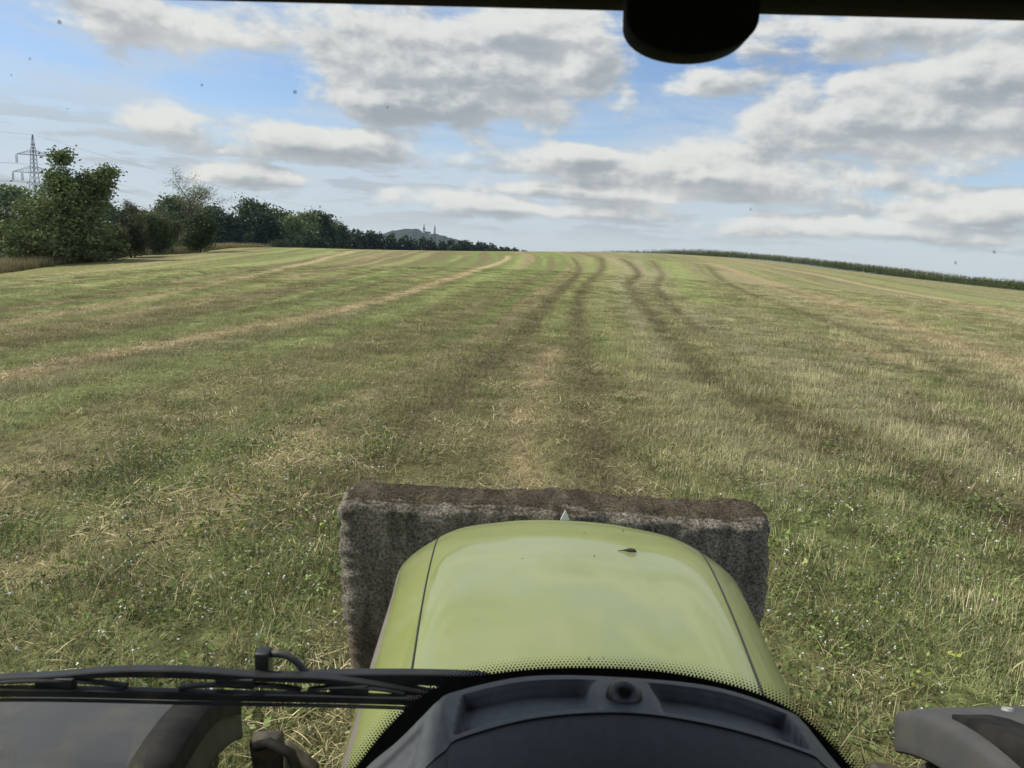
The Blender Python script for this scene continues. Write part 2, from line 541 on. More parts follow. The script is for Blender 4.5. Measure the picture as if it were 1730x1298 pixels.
def field_cover(x, y):
    """what covers the ground: weights of the plant classes and the mean colour"""
    lw = line_weights(x, y)
    lane = lane_of(x, y)
    n1 = fbm(lane * .35, y * .035, 5)
    n2 = fbm(lane * .9, y * .22, 15)
    st = vnoise(lane * .95, y * .008, 25) * .6 + vnoise(lane * 2.3, y * .015, 26) * .4
    st2 = vnoise(lane * 2.6, y * .02, 35) * .6 + vnoise(lane * 6.0, y * .06, 36) * .4
    st3 = vnoise(lane * 1.7 + 9, y * .010, 45) * .65 + vnoise(lane * 4.1, y * .03, 46) * .35
    right = sst(1.4, 3.2, lane)
    r = np.hypot(x, y)
    near_weed = sst(10.5, 6.5, y) * (sst(1.2, 2.2, x) + sst(-.8, -1.4, x) * sst(-4.4, -3.0, x + .12 * y))
    near_weed = np.clip(near_weed, 0, 1) * np.clip(.45 + 1.1 * n2, 0, 1)
    olive = np.array([.205, .200, .088])
    lime = np.array([.285, .320, .125])
    tan = np.array([.47, .37, .22])
    dark = np.array([.140, .116, .064])
    pale = np.array([.37, .335, .21])
    green = np.array([.185, .225, .078])
    c = olive[None] * (0.84 + .42 * n1)[:, None]

    def mx(c, col, f):
        f = np.clip(f, 0, 1)[:, None]
        return c * (1 - f) + col[None] * f
    fs = .55 + .45 * sst(8, 30, r)           # strips read more clearly where single plants no longer show
    c = mx(c, green, sst(.46, .56, st) * .85 * fs)
    c = mx(c, dark * 1.25, sst(.57, .67, st3) * .6 * fs)
    c = mx(c, lime, sst(.58, .68, st2 * .6 + st * .4) * .9 * fs)
    c = mx(c, tan * .72, sst(.56, .66, st2 * .5 + (1 - st) * .5) * .7 * fs)
    c = mx(c, pale * .85, right * sst(.40, .62, st3 * .4 + n2 * .3 + st * .3) * .55)
    c = mx(c, green * 1.05, near_weed * .7)
    c = mx(c, lime, lw['lime'] * .95)
    c = mx(c, pale, lw['pale'] * .8)
    c = mx(c, dark, lw['dark'] * .95)
    c = mx(c, tan, lw['tan'] * .9)
    c *= (.86 + .28 * fbm(lane * 2.4, y * .5, 55, 3))[:, None]
    return c, lw, dict(right=right, weed=near_weed, st=st, st2=st2, n1=n1, n2=n2)


angs = np.concatenate([np.arange(-180, -56, 6.0), np.arange(-56, 56, .22), np.arange(56, 180, 6.0)])
rings = np.concatenate([[.05, .4], np.geomspace(.9, 330, 330), np.geomspace(345, 5000, 30)])
AA, RR = np.meshgrid(np.radians(angs), rings)
gx = (np.sin(AA) * RR).ravel()
gy = (np.cos(AA) * RR).ravel()
gz = ground(gx, gy)
rr_ = np.hypot(gx, gy)
gz += (fbm(gx * 1.3, gy * 1.3, 71, 3) - .5) * .05 * sst(2.5, 5, rr_) * sst(200, 80, rr_)
na, nr = len(angs), len(rings)
ii, jj = np.meshgrid(np.arange(nr - 1), np.arange(na), indexing='ij')
j2 = (jj + 1) % na
fcs = np.stack([ii * na + jj, (ii + 1) * na + jj, (ii + 1) * na + j2, ii * na + j2], -1).reshape(-1, 4)
gcol, _lw, _ = field_cover(gx, gy)
gz -= _lw['dark'] * .035 * sst(150, 60, rr_)
far = sst(230, 330, rr_)[:, None]
gcol = gcol * (1 - far) + np.array([.07, .09, .035])[None] * far

near_tone = (.54 + .38 * sst(12, 45, rr_))[:, None]  # ground colour made darker close to the camera, beneath the plant patches
gcol = gcol * near_tone + np.array([.012, .009, .005])[None] * (1 - near_tone)

m_field = bpy.data.materials.new('field_soil_and_stubble')
m_field.use_nodes = True
t = NT(m_field.node_tree)
b = m_field.node_tree.nodes['Principled BSDF']
co = t.coord()
tint = t.attr('Col')
fx_, fy_, fz_ = t.sep(co)
fine = t.noise(co, 26.0, 5, .65)
mid = t.noise(co, 4.0, 5, .65)
str_ = t.noise(t.comb(fx_ * 1.0, fy_ * .45, fz_), 9.0, 5, .7)
k1 = t.ss(.38, .62, fine * .25 + mid * .35 + str_ * .40)
c_ = t.mix(1.0, tint, t.mix(k1, (.46, .44, .42), (1.52, 1.50, 1.44)), 'MULTIPLY')
sp = t.ss(.60, .72, t.noise(co, 60.0, 3, .6))
c_ = t.mix(sp * .5, c_, (.36, .29, .17))
t.put(b.inputs['Base Color'], c_)
b.inputs['Roughness'].default_value = .95
b.inputs['Specular IOR Level'].default_value = .1
t.put(b.inputs['Normal'], t.bump(fine * .5 + str_ * .8 + mid, .9, .06))
field = obj('field', mesh('field', np.stack([gx, gy, gz], 1), fcs, m_field, True, gcol))
tag(field, 'mown stubble field with curved green and straw coloured strips', 'field', kind='structure')


# ------------------------------------------------------------------ ground cover of the field
def blades(rs, n, rad, ln, wd, lean, cols, segs=2, curve=.5, zoff=0.0, azm=None, cjit=.5, gauss=True):
    """n tapered blades: triangles, vertices, colours"""
    if gauss:
        px, py = rs.normal(0, rad * .55, n), rs.normal(0, rad * .55, n)
    else:
        px, py = rs.uniform(-rad, rad, n), rs.uniform(-rad, rad, n)
    L = rs.uniform(ln[0], ln[1], n)
    Wd = rs.uniform(wd[0], wd[1], n)
    az = rs.uniform(0, 2 * np.pi, n) if azm is None else rs.normal(azm[0], azm[1], n)
    le = rs.uniform(lean[0], lean[1], n)
    tw = az + np.pi / 2 + rs.normal(0, .5, n)
    zo = rs.uniform(0, 1, n) * zoff
    V, C = [], []
    ci = rs.randint(0, len(cols), n)
    base = np.array(cols)[ci] * rs.uniform(1 - cjit, 1 + cjit, (n, 1)) * rs.choice([.5, .9, 1.0, 1.5], (n, 1))
    pos = np.stack([px, py, zo], 1)
    side = np.stack([np.cos(tw), np.sin(tw), np.zeros(n)], 1)
    for s in range(segs + 1):
        f = s / segs
        wdt = Wd * (1 - f) ** .7 if s else Wd * .9
        if s == segs:
            wdt = Wd * .15
        V += [pos - side * wdt[:, None] / 2, pos + side * wdt[:, None] / 2]
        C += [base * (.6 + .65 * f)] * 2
        th = le + curve * f * rs.uniform(.3, 1.2, n)
        d = np.stack([np.sin(th) * np.cos(az), np.sin(th) * np.sin(az), np.cos(th)], 1)
        pos = pos + d * (L / segs)[:, None]
    nv = 2 * (segs + 1)
    V = np.stack(V, 1).reshape(-1, 3)
    C = np.stack(C, 1).reshape(-1, 3)
    V[:, 2] = np.maximum(V[:, 2], -.02)
    b0 = np.arange(n)[:, None] * nv
    F = []
    for s in range(segs):
        q = np.array([2 * s, 2 * s + 1, 2 * s + 3, 2 * s + 2])
        F.append(b0 + q[None])
    return V, np.concatenate(F), C


def leaves(rs, pos, size, cols, flat=.6, aspect=.5, cjit=.25, up=0.0):
    """pos (n,3) -> diamond leaves folded along the middle (2 quads would be dear: 1 quad)"""
    n = len(pos)
    L = rs.uniform(size[0], size[1], n)
    u = rs.normal(0, 1, (n, 3))
    u[:, 2] = u[:, 2] * flat + up
    u /= np.linalg.norm(u, axis=1)[:, None]
    v = rs.normal(0, 1, (n, 3))
    v -= (v * u).sum(1)[:, None] * u
    v /= np.linalg.norm(v, axis=1)[:, None] + 1e-9
    a = pos - u * L[:, None] * .5
    c = pos + u * L[:, None] * .5
    mdl = pos + u * L[:, None] * .05
    bq = mdl + v * (L * aspect * .5)[:, None]
    dq = mdl - v * (L * aspect * .5)[:, None]
    V = np.stack([a, bq, c, dq], 1).reshape(-1, 3)
    F = np.arange(n * 4).reshape(n, 4)
    base = np.array(cols)[rs.randint(0, len(cols), n)] * rs.uniform(1 - cjit, 1 + cjit, (n, 1))
    return V, F, np.repeat(base, 4, 0)


def merge(*parts):
    vs, fs, cs, o = [], [], [], 0
    for v, f, c in parts:
        vs.append(v)
        fs.append(f + o)
        cs.append(c)
        o += len(v)
    return np.concatenate(vs), np.concatenate(fs), np.concatenate(cs)


def plant_material(name, tintmix=.45, transl=.25, rough=.7, gain=1.0):
    m = bpy.data.materials.new(name)
    m.use_nodes = True
    t = NT(m.node_tree)
    t.n.clear()
    col = t.attr('Col')
    rnd = S(t, t.new('ShaderNodeObjectInfo').outputs['Random'])
    if tintmix:
        it = t.attr('itint', 'INSTANCER', 'Vector')
        it = t.vmath('SCALE', it, 1.3)
        col = t.mix(tintmix, col, it)
    f = (rnd * .9 + .55) * gain
    nz = t.noise(t.coord(), 30.0, 2, .5)
    f = f * (nz * .5 + .75)
    col = t.vmath('SCALE', col, f)
    df = t.new('ShaderNodeBsdfDiffuse')
    t.put(df.inputs[0], col)
    tr = t.new('ShaderNodeBsdfTranslucent')
    t.put(tr.inputs[0], col)
    gl = t.new('ShaderNodeBsdfGlossy')
    gl.inputs['Roughness'].default_value = .5
    t.put(gl.inputs[0], (.5, .5, .5))
    m1 = t.new('ShaderNodeMixShader')
    m1.inputs[0].default_value = transl
    t.l.new(df.outputs[0], m1.inputs[1])
    t.l.new(tr.outputs[0], m1.inputs[2])
    m2 = t.new('ShaderNodeMixShader')
    m2.inputs[0].default_value = .04
    t.l.new(m1.outputs[0], m2.inputs[1])
    t.l.new(gl.outputs[0], m2.inputs[2])
    ou = t.new('ShaderNodeOutputMaterial')
    t.l.new(m2.outputs[0], ou.inputs[0])
    return m


G_GREEN = [(.165, .200, .068), (.12, .158, .054), (.215, .235, .092), (.19, .185, .085)]
G_STRAW = [(.46, .36, .20), (.52, .42, .26), (.36, .28, .15), (.42, .35, .22)]
G_STUB = [(.52, .44, .30), (.58, .49, .34), (.42, .36, .24), (.36, .34, .18)]
G_DRY = [(.25, .21, .11), (.20, .165, .085), (.30, .25, .15)]
G_LEAF = [(.155, .22, .06), (.20, .26, .078), (.105, .16, .048), (.25, .27, .09)]
G_BROWN = [(.10, .075, .042), (.13, .095, .05), (.08, .065, .035)]
WHITE = [(.76, .74, .72), (.72, .68, .72)]
m_grass = plant_material('grass_blades', .5, gain=1.2)
m_straw = plant_material('straw', .25, .10, gain=1.22)
m_weed = plant_material('weed_leaves_and_petals', .0, .3)


def protos(name, maker, n, mat):
    col = bpy.data.collections.new(name)
    for i in range(n):
        rs = np.random.RandomState(100 + i * 13 + len(name) * 7)
        V, F, C = maker(rs)
        o = bpy.data.objects.new(f'{name}_{i:02d}', mesh(name, V, F, mat, False, C))
        col.objects.link(o)
    return col


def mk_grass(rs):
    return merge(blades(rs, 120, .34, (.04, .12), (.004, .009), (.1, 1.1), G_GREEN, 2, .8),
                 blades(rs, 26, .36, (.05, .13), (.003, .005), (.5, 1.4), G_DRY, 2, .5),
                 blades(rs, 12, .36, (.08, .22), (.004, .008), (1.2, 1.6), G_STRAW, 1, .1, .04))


def mk_litter(rs):
    az = rs.uniform(0, 6.28)
    return merge(blades(rs, 46, .36, (.04, .20), (.004, .008), (1.15, 1.62), G_STRAW, 3, .5, .05),
                 blades(rs, 16, .36, (.08, .26), (.004, .007), (1.25, 1.58), G_STRAW, 3, .4, .06, (az, .6)),
                 blades(rs, 50, .36, (.05, .16), (.003, .006), (1.0, 1.6), G_DRY, 2, .4, .02),
                 blades(rs, 80, .36, (.03, .11), (.004, .008), (.2, 1.2), G_GREEN, 2, .7))


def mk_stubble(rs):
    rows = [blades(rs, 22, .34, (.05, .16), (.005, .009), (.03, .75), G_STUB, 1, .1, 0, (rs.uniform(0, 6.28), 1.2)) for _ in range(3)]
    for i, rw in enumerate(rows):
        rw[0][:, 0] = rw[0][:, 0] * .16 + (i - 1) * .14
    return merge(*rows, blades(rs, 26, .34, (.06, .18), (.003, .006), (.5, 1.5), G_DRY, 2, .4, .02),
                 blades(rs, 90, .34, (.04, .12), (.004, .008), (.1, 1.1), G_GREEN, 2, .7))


def mk_weed(rs):
    parts = []
    for _ in range(7):
        cx, cy = rs.normal(0, .19, 2)
        n = rs.randint(6, 14)
        h = rs.uniform(.04, .16)
        p = np.stack([rs.normal(cx, .05, n), rs.normal(cy, .05, n), rs.uniform(.015, h, n)], 1)
        parts.append(leaves(rs, p, (.018, .055), G_LEAF, .55, .5))
    nf = rs.randint(1, 6)
    for _ in range(nf):
        cx, cy = rs.normal(0, .2, 2)
        h = rs.uniform(.10, .24)
        st = blades(rs, 1, .001, (h, h), (.003, .004), (.05, .3), [(.13, .17, .06)], 2, .1)
        st[0][:, 0] += cx
        st[0][:, 1] += cy
        top = st[0][-2:].mean(0)
        parts.append(st)
        k = rs.randint(1, 3)
        for _j in range(k):
            q = top + rs.normal(0, .014, 3) * (1, 1, .6)
            parts.append(leaves(rs, np.repeat(q[None], 3, 0) + rs.normal(0, .003, (3, 3)), (.010, .017), WHITE, .35, .75, .08))
    parts.append(blades(rs, 70, .32, (.05, .15), (.004, .008), (.1, 1.0), G_GREEN, 2, .7))
    parts.append(blades(rs, 16, .32, (.08, .24), (.003, .005), (.1, 1.5), G_STRAW, 2, .2, .03))
    return merge(*parts)


def mk_mat(rs):
    return merge(blades(rs, 90, .36, (.05, .16), (.003, .007), (1.1, 1.6), G_BROWN, 2, .3, .02),
                 blades(rs, 26, .36, (.06, .2), (.003, .005), (1.2, 1.6), G_DRY, 2, .2, .03),
                 blades(rs, 34, .36, (.03, .08), (.003, .006), (.3, 1.2), G_GREEN, 2, .7))


def yellow_leaf(rs):
    p = np.stack([rs.normal(0, .05, 6), rs.normal(0, .05, 6), rs.uniform(.04, .13, 6)], 1)
    return merge(leaves(rs, p, (.03, .06), [(.42, .42, .05), (.26, .32, .06)], .4, .6, .15),
                 blades(rs, 12, .1, (.05, .12), (.003, .006), (.1, .8), G_GREEN, 2, .6))


def instancer(name, pts, rotz, scl, idx, col, tint, nproto):
    me = bpy.data.meshes.new(name)
    me.vertices.add(len(pts))
    me.vertices.foreach_set('co', np.asarray(pts, np.float32).ravel())
    rot = np.zeros((len(pts), 3), np.float32)
    rot[:, 2] = rotz
    for nm, typ, arr, key in (('rot', 'FLOAT_VECTOR', rot, 'vector'), ('scl', 'FLOAT_VECTOR', scl, 'vector'), ('itint', 'FLOAT_VECTOR', tint, 'vector'), ('idx', 'INT', idx, 'value')):
        a = me.attributes.new(nm, typ, 'POINT')
        a.data.foreach_set(key, np.ascontiguousarray(arr, dtype=np.int32 if typ == 'INT' else np.float32).ravel())
    o = obj(name, me)
    ng = bpy.data.node_groups.new(name + '_nodes', 'GeometryNodeTree')
    ng.interface.new_socket('Geometry', in_out='INPUT', socket_type='NodeSocketGeometry')
    ng.interface.new_socket('Geometry', in_out='OUTPUT', socket_type='NodeSocketGeometry')
    n = ng.nodes
    gi, go = n.new('NodeGroupInput'), n.new('NodeGroupOutput')
    ip = n.new('GeometryNodeInstanceOnPoints')
    ci = n.new('GeometryNodeCollectionInfo')
    ci.inputs['Collection'].default_value = col
    ci.inputs['Separate Children'].default_value = True
    ci.inputs['Reset Children'].default_value = True

    def na_(nm, typ):
        k = n.new('GeometryNodeInputNamedAttribute')
        k.data_type = typ
        k.inputs['Name'].default_value = nm
        return k.outputs['Attribute']
    L = ng.links
    L.new(gi.outputs[0], ip.inputs['Points'])
    L.new(ci.outputs[0], ip.inputs['Instance'])
    ip.inputs['Pick Instance'].default_value = True
    L.new(na_('idx', 'INT'), ip.inputs['Instance Index'])
    L.new(na_('rot', 'FLOAT_VECTOR'), ip.inputs['Rotation'])
    L.new(na_('scl', 'FLOAT_VECTOR'), ip.inputs['Scale'])
    L.new(ip.outputs[0], go.inputs[0])
    md = o.modifiers.new('scatter', 'NODES')
    md.node_group = ng
    return o


NP = 8
C_GRASS = protos('grass_patch', mk_grass, NP, m_grass)
C_LIT = protos('straw_patch', mk_litter, NP, m_straw)
C_STUB = protos('stubble_patch', mk_stubble, NP, m_straw)
C_WEED = protos('weed_patch', mk_weed, NP, m_weed)
C_MAT = protos('matted_patch', mk_mat, NP, m_grass)
C_YEL = protos('yellow_leaf_patch', yellow_leaf, 4, m_weed)

rs = np.random.RandomState(11)
BANDS = [(1.2, 6, 22, 1.0), (6, 13, 18, 1.0), (13, 24, 11, 1.1), (24, 40, 6, 1.1), (40, 60, 2.2, 1.1)]
P_all = []
for (r0, r1, den, s) in BANDS:
    half = R(50 if r1 < 30 else 42)
    n = int(den * half * (r1 * r1 - r0 * r0))
    rr = np.sqrt(rs.uniform(r0 * r0, r1 * r1, n))
    aa = rs.uniform(-half, half, n)
    P_all.append(np.stack([rr * np.sin(aa), rr * np.cos(aa), np.full(n, s)], 1))
P_all = np.concatenate(P_all)
# keep clear of tyres and chassis, and of the verge on the left
xx, yy, ssz = P_all.T
keep = ~((np.abs(xx - .1) < 1.5) & (yy < 2.3)) & (xx > -39 + (yy - 60) * -.06)
xx, yy, ssz = xx[keep], yy[keep], ssz[keep]
tintv, lwv, ex = field_cover(xx, yy)
zz = ground(xx, yy) - lwv['dark'] * .03
rad = np.hypot(xx, yy)
w_mat = lwv['dark'] * 1.8
nearf = .65 + .35 * sst(6, 12, rad)
w_lit = (.10 + .40 * sst(.50, .65, ex['st2']) * (1 - ex['right']) + .22 * (1 - ex['right'])) * nearf + lwv['tan'] * 3.0
w_stub = ex['right'] * (1.0 + 1.6 * sst(.42, .6, ex['n2'])) * (1 - lwv['dark'] * .8) + lwv['pale'] * 1.0 + .05
w_grass = 1.0 + lwv['lime'] * 2.0 + .5 * sst(.45, .6, ex['st'])
w_weed = ex['weed'] * 2.2 + .07 * (rad < 26) * sst(.45, .7, ex['n1'])
Wt = np.stack([w_grass, w_lit, w_stub, w_weed, w_mat], 1)
Wt /= Wt.sum(1)[:, None]
pick = (rs.uniform(0, 1, len(xx))[:, None] > np.cumsum(Wt, 1)).sum(1).clip(0, 4)
for ci_, (nm, col, lab) in enumerate((('grass', C_GRASS, 'short green and olive grass between the straw of the field'),
                                      ('straw_litter', C_LIT, 'loose tan straw lying flat on the mown field'),
                                      ('stubble', C_STUB, 'upright pale cereal stubble standing on the right half of the field'),
                                      ('flowering_weeds', C_WEED, 'leafy green weeds with small white flowers close to the tractor'),
                                      ('matted_grass', C_MAT, 'brown flattened grass in the wheel tracks'))):
    q = pick == ci_
    n = int(q.sum())
    s = ssz[q] * rs.uniform(.55, 1.2, n)
    hz = np.where(ssz[q] > 1.3, .75, 1.0)
    scl = np.stack([s, s, s * hz * rs.uniform(.8, 1.15, n)], 1)
    rz = rs.uniform(0, 2 * np.pi, n) if nm != 'stubble' else rs.normal(0, .25, n)
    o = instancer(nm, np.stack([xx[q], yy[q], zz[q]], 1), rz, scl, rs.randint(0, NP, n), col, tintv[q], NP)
    tag(o, lab, nm.replace('_', ' '), kind='stuff')
n = 46
yx = np.concatenate([rs.uniform(-3.6, -.9, n // 2), rs.uniform(1.8, 4.6, n - n // 2)])
yv = rs.uniform(3.2, 8.5, n)
o = instancer('yellowing_leaves', np.stack([yx, yv, ground(yx, yv)], 1), rs.uniform(0, 6, n), np.ones((n, 3)) * rs.uniform(.5, .9, (n, 1)),
              rs.randint(0, 4, n), C_YEL, np.zeros((n, 3)), 4)
tag(o, 'scattered yellow green radish leaves among the white flowers', 'leaves', kind='stuff')


# ------------------------------------------------------------------ verge of tall dry grass on the left
def mk_tall(rs):
    return merge(blades(rs, 90, .7, (.45, 1.0), (.012, .022), (.0, .35), [(.30, .25, .13), (.36, .30, .17), (.22, .19, .10)], 2, .35),
                 blades(rs, 60, .7, (.25, .6), (.012, .022), (.0, .6), [(.12, .13, .05), (.09, .11, .04)], 2, .5))


m_tall = plant_material('tall_dry_grass', 0.0, .2)
C_TALL = protos('tall_patch', mk_tall, 5, m_tall)
vp = np.array([(-52, 40), (-40.8, 57), (-40.4, 68), (-41.3, 83), (-43.5, 100), (-44, 118), (-42, 128)], float)
n = 2600
tt = rs.uniform(0, 1, n)
seg = np.interp(tt, np.linspace(0, 1, len(vp)), np.arange(len(vp)))
si = np.clip(seg.astype(int), 0, len(vp) - 2)
pp = vp[si] + (vp[si + 1] - vp[si]) * (seg - si)[:, None]
off = rs.uniform(0, 1, n) ** 1.5 * 9
vx, vy = pp[:, 0] - off - rs.normal(0, .4, n), pp[:, 1] + rs.normal(0, .8, n)
s = rs.uniform(.5, 1.15, n)
o = instancer('tall_dry_grass', np.stack([vx, vy, ground(vx, vy)], 1), rs.uniform(0, 6, n), np.stack([s, s, s], 1), rs.randint(0, 5, n), C_TALL, np.zeros((n, 3)), 5)
tag(o, 'tall dry grass along the left edge of the field below the trees', 'tall grass', kind='stuff')

# ------------------------------------------------------------------ trees
m_bark = material('bark', (.085, .068, .05), .9, .35, 3.0, bump=.8, bscale=14, bdist=.05)
m_bark_grey = material('bark_grey', (.15, .13, .11), .9, .3, 3.0, bump=.8, bscale=14, bdist=.05)
m_leaf = plant_material('tree_leaves', 0.0, .22, gain=1.0)
m_leaf_far = plant_material('wood_leaves', 0.0, .18, gain=1.0)


def tree_meshes(name, seed, height, spread, levels=4, nstem=1, leafsize=(.12, .26), per=26, sig=.5, leafcols=None, bark=None,
                leafmat=None, first=.18, trunk_r=.16, droop=0.0, leafprob=1.0, upness=.45, fill=(), kids=(3, 5), cr=(.42, .6)):
    rnd = random.Random(seed)
    rs = np.random.RandomState(seed)
    wood = MB()
    tips = []

    def grow(p, d, ln, rad, lev):
        pts, rads = [p.copy()], [rad]
        k = 4 if lev < 2 else 3
        q, dd = p.copy(), d.copy()
        for i in range(k):
            dd = (dd + Vector((rnd.gauss(0, .16), rnd.gauss(0, .16), rnd.gauss(.05 - droop * lev * .05, .1)))).normalized()
            q = q + dd * (ln / k)
            pts.append(q.copy())
            rads.append(rad * (1 - .62 * (i + 1) / k))
            if lev >= levels - 1:
                tips.append((q.copy(), lev))
        wood.tube(pts, rads, 7 if lev == 0 else (5 if lev < 3 else 3), caps=False)
        if lev >= levels:
            tips.append((q.copy(), lev))
            return
        nk = rnd.randint(*kids) + (3 if lev == 0 else 0)
        for c in range(nk):
            f = first + (1 - first) * (c + rnd.random()) / nk if lev == 0 else .3 + .7 * (c + rnd.random()) / nk
            f = min(f, .99)
            i = min(int(f * k), k - 1)
            base = pts[i].lerp(pts[i + 1], f * k - i)
            an = rnd.uniform(0, 6.283)
            out = Vector((math.cos(an), math.sin(an), 0))
            tilt = upness + rnd.gauss(0, .18) + (.35 * f if lev == 0 else 0)
            nd = (out * (1 - min(tilt, .9)) + dd * .35 + Vector((0, 0, max(tilt, -.3)))).normalized()
            lm = spread * rnd.uniform(.75, 1.15) * (1 - .45 * f if lev == 0 else 1) if lev == 0 else ln * rnd.uniform(.45, .7)
            grow(base, nd, lm, rads[i] * rnd.uniform(*cr), lev + 1)
    for s in range(nstem):
        an = rnd.uniform(0, 6.28)
        lean = 0 if nstem == 1 else .25
        grow(Vector((math.cos(an) * .25 * (nstem > 1), math.sin(an) * .25 * (nstem > 1), -.3)),
             Vector((math.cos(an) * lean, math.sin(an) * lean, 1)).normalized(), height * (rnd.uniform(.72, .9) if s else .88), trunk_r, 0)
    pts = []
    for q, lev in tips:
        if rnd.random() > leafprob:
            continue
        pts.append(rs.normal(0, 1, (per, 3)) * (sig, sig, sig * .7) + np.array(q))
    for (c, r3, ncl, sg, pr) in fill:
        u = rs.normal(0, 1, (ncl, 3))
        u /= np.linalg.norm(u, axis=1)[:, None]
        cc_ = np.array(c) + u * (rs.uniform(.25, 1.0, (ncl, 1)) ** .5) * np.array(r3) * rs.uniform(.8, 1.12, (ncl, 1))
        pts.append((cc_[:, None] + rs.normal(0, 1, (ncl, pr, 3)) * (sg, sg, sg * .6)).reshape(-1, 3))
    pts = np.concatenate(pts)
    pts = pts[pts[:, 2] > .15]
    # darker and lighter clumps of foliage, from noise
    V, F, C = leaves(rs, pts, leafsize, leafcols, .7, .6, .3)
    cl = fbm(pts[:, 0] * .7 + pts[:, 2] * .4, pts[:, 1] * .7 + pts[:, 2] * .6, seed, 2)
    C = C * np.repeat(.65 + .7 * cl, 4)[:, None]
    wm = mesh(name + '_trunk', wood.v, wood.f, bark or m_bark, True)
    lm = mesh(name + '_crown', V, F, leafmat or m_leaf, False, C)
    return wm, lm


def place_tree(name, meshes, loc, rz, s, label, group=None, cat='tree', wx=1.0):
    e = empty(name, loc, rz)
    e.scale = (s * wx, s * wx, s)
    obj('trunk', meshes[0], e)
    obj('crown', meshes[1], e)
    return tag(e, label, cat, group)


LC_DARK = [(.066, .100, .036), (.052, .082, .031), (.085, .115, .044)]
LC_MID = [(.115, .155, .056), (.092, .132, .050), (.145, .165, .070)]
LC_WARM = [(.13, .122, .062), (.15, .13, .068), (.105, .11, .055)]
gz1 = lambda x, y: float(ground(np.array([x]), np.array([y]))[0])

tm = tree_meshes('big_tree', 21, 9.8, 1.9, 3, 3, (.16, .36), 12, .40, LC_MID, first=.15, trunk_r=.15, upness=.62,
                 fill=[((0, 0, 7.6), (.9, .9, 1.2), 24, .3, 16), ((0, 0, 2.3), (4.2, 3.6, 2.6), 240, .36, 26), ((-.3, 0, 4.6), (3.0, 2.8, 2.3), 160, .36, 22), ((.1, 0, 6.3), (1.8, 1.7, 1.7), 70, .34, 20), ((2.2, 0, 1.6), (2.4, 2.4, 1.7), 90, .36, 24), ((-2.6, 0, 1.6), (2.2, 2.2, 1.7), 90, .36, 24)])
place_tree('broadleaf_tree', tm, (-40.9, 69, gz1(-40.9, 69)), .6, 1.0, 'big bushy dark green tree on the left, in front of the tall pylon', wx=1.12)
tm = tree_meshes('bush_a', 33, 5.6, 2.6, 3, 3, (.14, .3), 16, .45, LC_WARM + LC_DARK, first=.05, trunk_r=.10, leafprob=.8, fill=[((0, 0, 1.7), (2.2, 2.2, 1.8), 90, .34, 20), ((.3, 0, 3.2), (1.6, 1.6, 1.6), 40, .34, 18)])
place_tree('hedgerow_shrub', tm, (-38.8, 77, gz1(-38.8, 77)), 0, .64, 'brownish shrub just right of the big bushy tree', 'shrubs of the field edge', 'shrub')
tm2 = tree_meshes('bush_b', 34, 5.4, 2.6, 3, 3, (.16, .34), 16, .5, LC_DARK, first=.05, trunk_r=.10, fill=[((0, 0, 1.8), (2.4, 2.4, 1.9), 110, .36, 22), ((.2, 0, 3.6), (1.8, 1.8, 1.6), 60, .36, 20)])
place_tree('hedgerow_shrub', tm2, (-40.6, 86, gz1(-40.6, 86)), 0, .72, 'dark green shrub between the big bushy tree and the half bare tree', 'shrubs of the field edge', 'shrub')
place_tree('hedgerow_shrub', tm2, (-40.9, 98, gz1(-40.9, 98)), 2.1, .75, 'dark shrub in front of the half bare tree trunk', 'shrubs of the field edge', 'shrub')
place_tree('hedgerow_shrub', tm, (-44.6, 93, gz1(-44.6, 93)), 1.3, .8, 'brownish shrub behind, left of the half bare tree', 'shrubs of the field edge', 'shrub')
place_tree('hedgerow_shrub', tm, (-37.9, 72, gz1(-37.9, 72)), 4.0, .5, 'low brownish bush at the foot of the big bushy tree', 'shrubs of the field edge', 'shrub')
tmb = tree_meshes('bare_tree', 57, 9.0, 4.6, 4, 1, (.10, .2), 4, .3, LC_MID + LC_WARM[:1], bark=m_bark_grey, first=.38, trunk_r=.26, leafprob=.30, upness=.26, cr=(.5, .68), kids=(4, 5), fill=[((-2.6, 0, 4.4), (2.2, 1.8, 1.5), 60, .3, 10), ((0, 0, 2.2), (3.2, 2.4, 2.2), 120, .36, 18)])
place_tree('half_bare_tree', tmb, (-43.9, 102, gz1(-43.9, 102)), 1.0, .90, 'half bare tree with grey branches against the sky', wx=1.35)
tmn = tree_meshes('bare_small', 61, 7.2, 2.6, 4, 1, (.10, .2), 5, .3, LC_WARM, bark=m_bark_grey, first=.3, trunk_r=.12, leafprob=.3)
place_tree('half_bare_tree', tmn, (-39.4, 80, gz1(-39.4, 80)), 0, .72, 'small half bare tree with thin twigs behind the brownish shrub')

FT = []
rnd_ = random.Random(4)
for i in range(6):
    FT.append(tree_meshes(f'wood_tree_{i}', 200 + i, 15.0, 6.0, 3, 1, (.5, 1.15), 11, 1.15, [LC_DARK, LC_DARK, LC_MID, LC_DARK, LC_MID, LC_WARM + LC_MID][i],
                          leafmat=m_leaf_far, first=.12, trunk_r=.28, upness=.40,
                          fill=[((rnd_.uniform(-2, 2), rnd_.uniform(-2, 2), 4 + 3.2 * j), (6.2 - .9 * j, 6.2 - .9 * j, 3.6), 46, 1.0, 9) for j in range(4)]))
rf = random.Random(8)
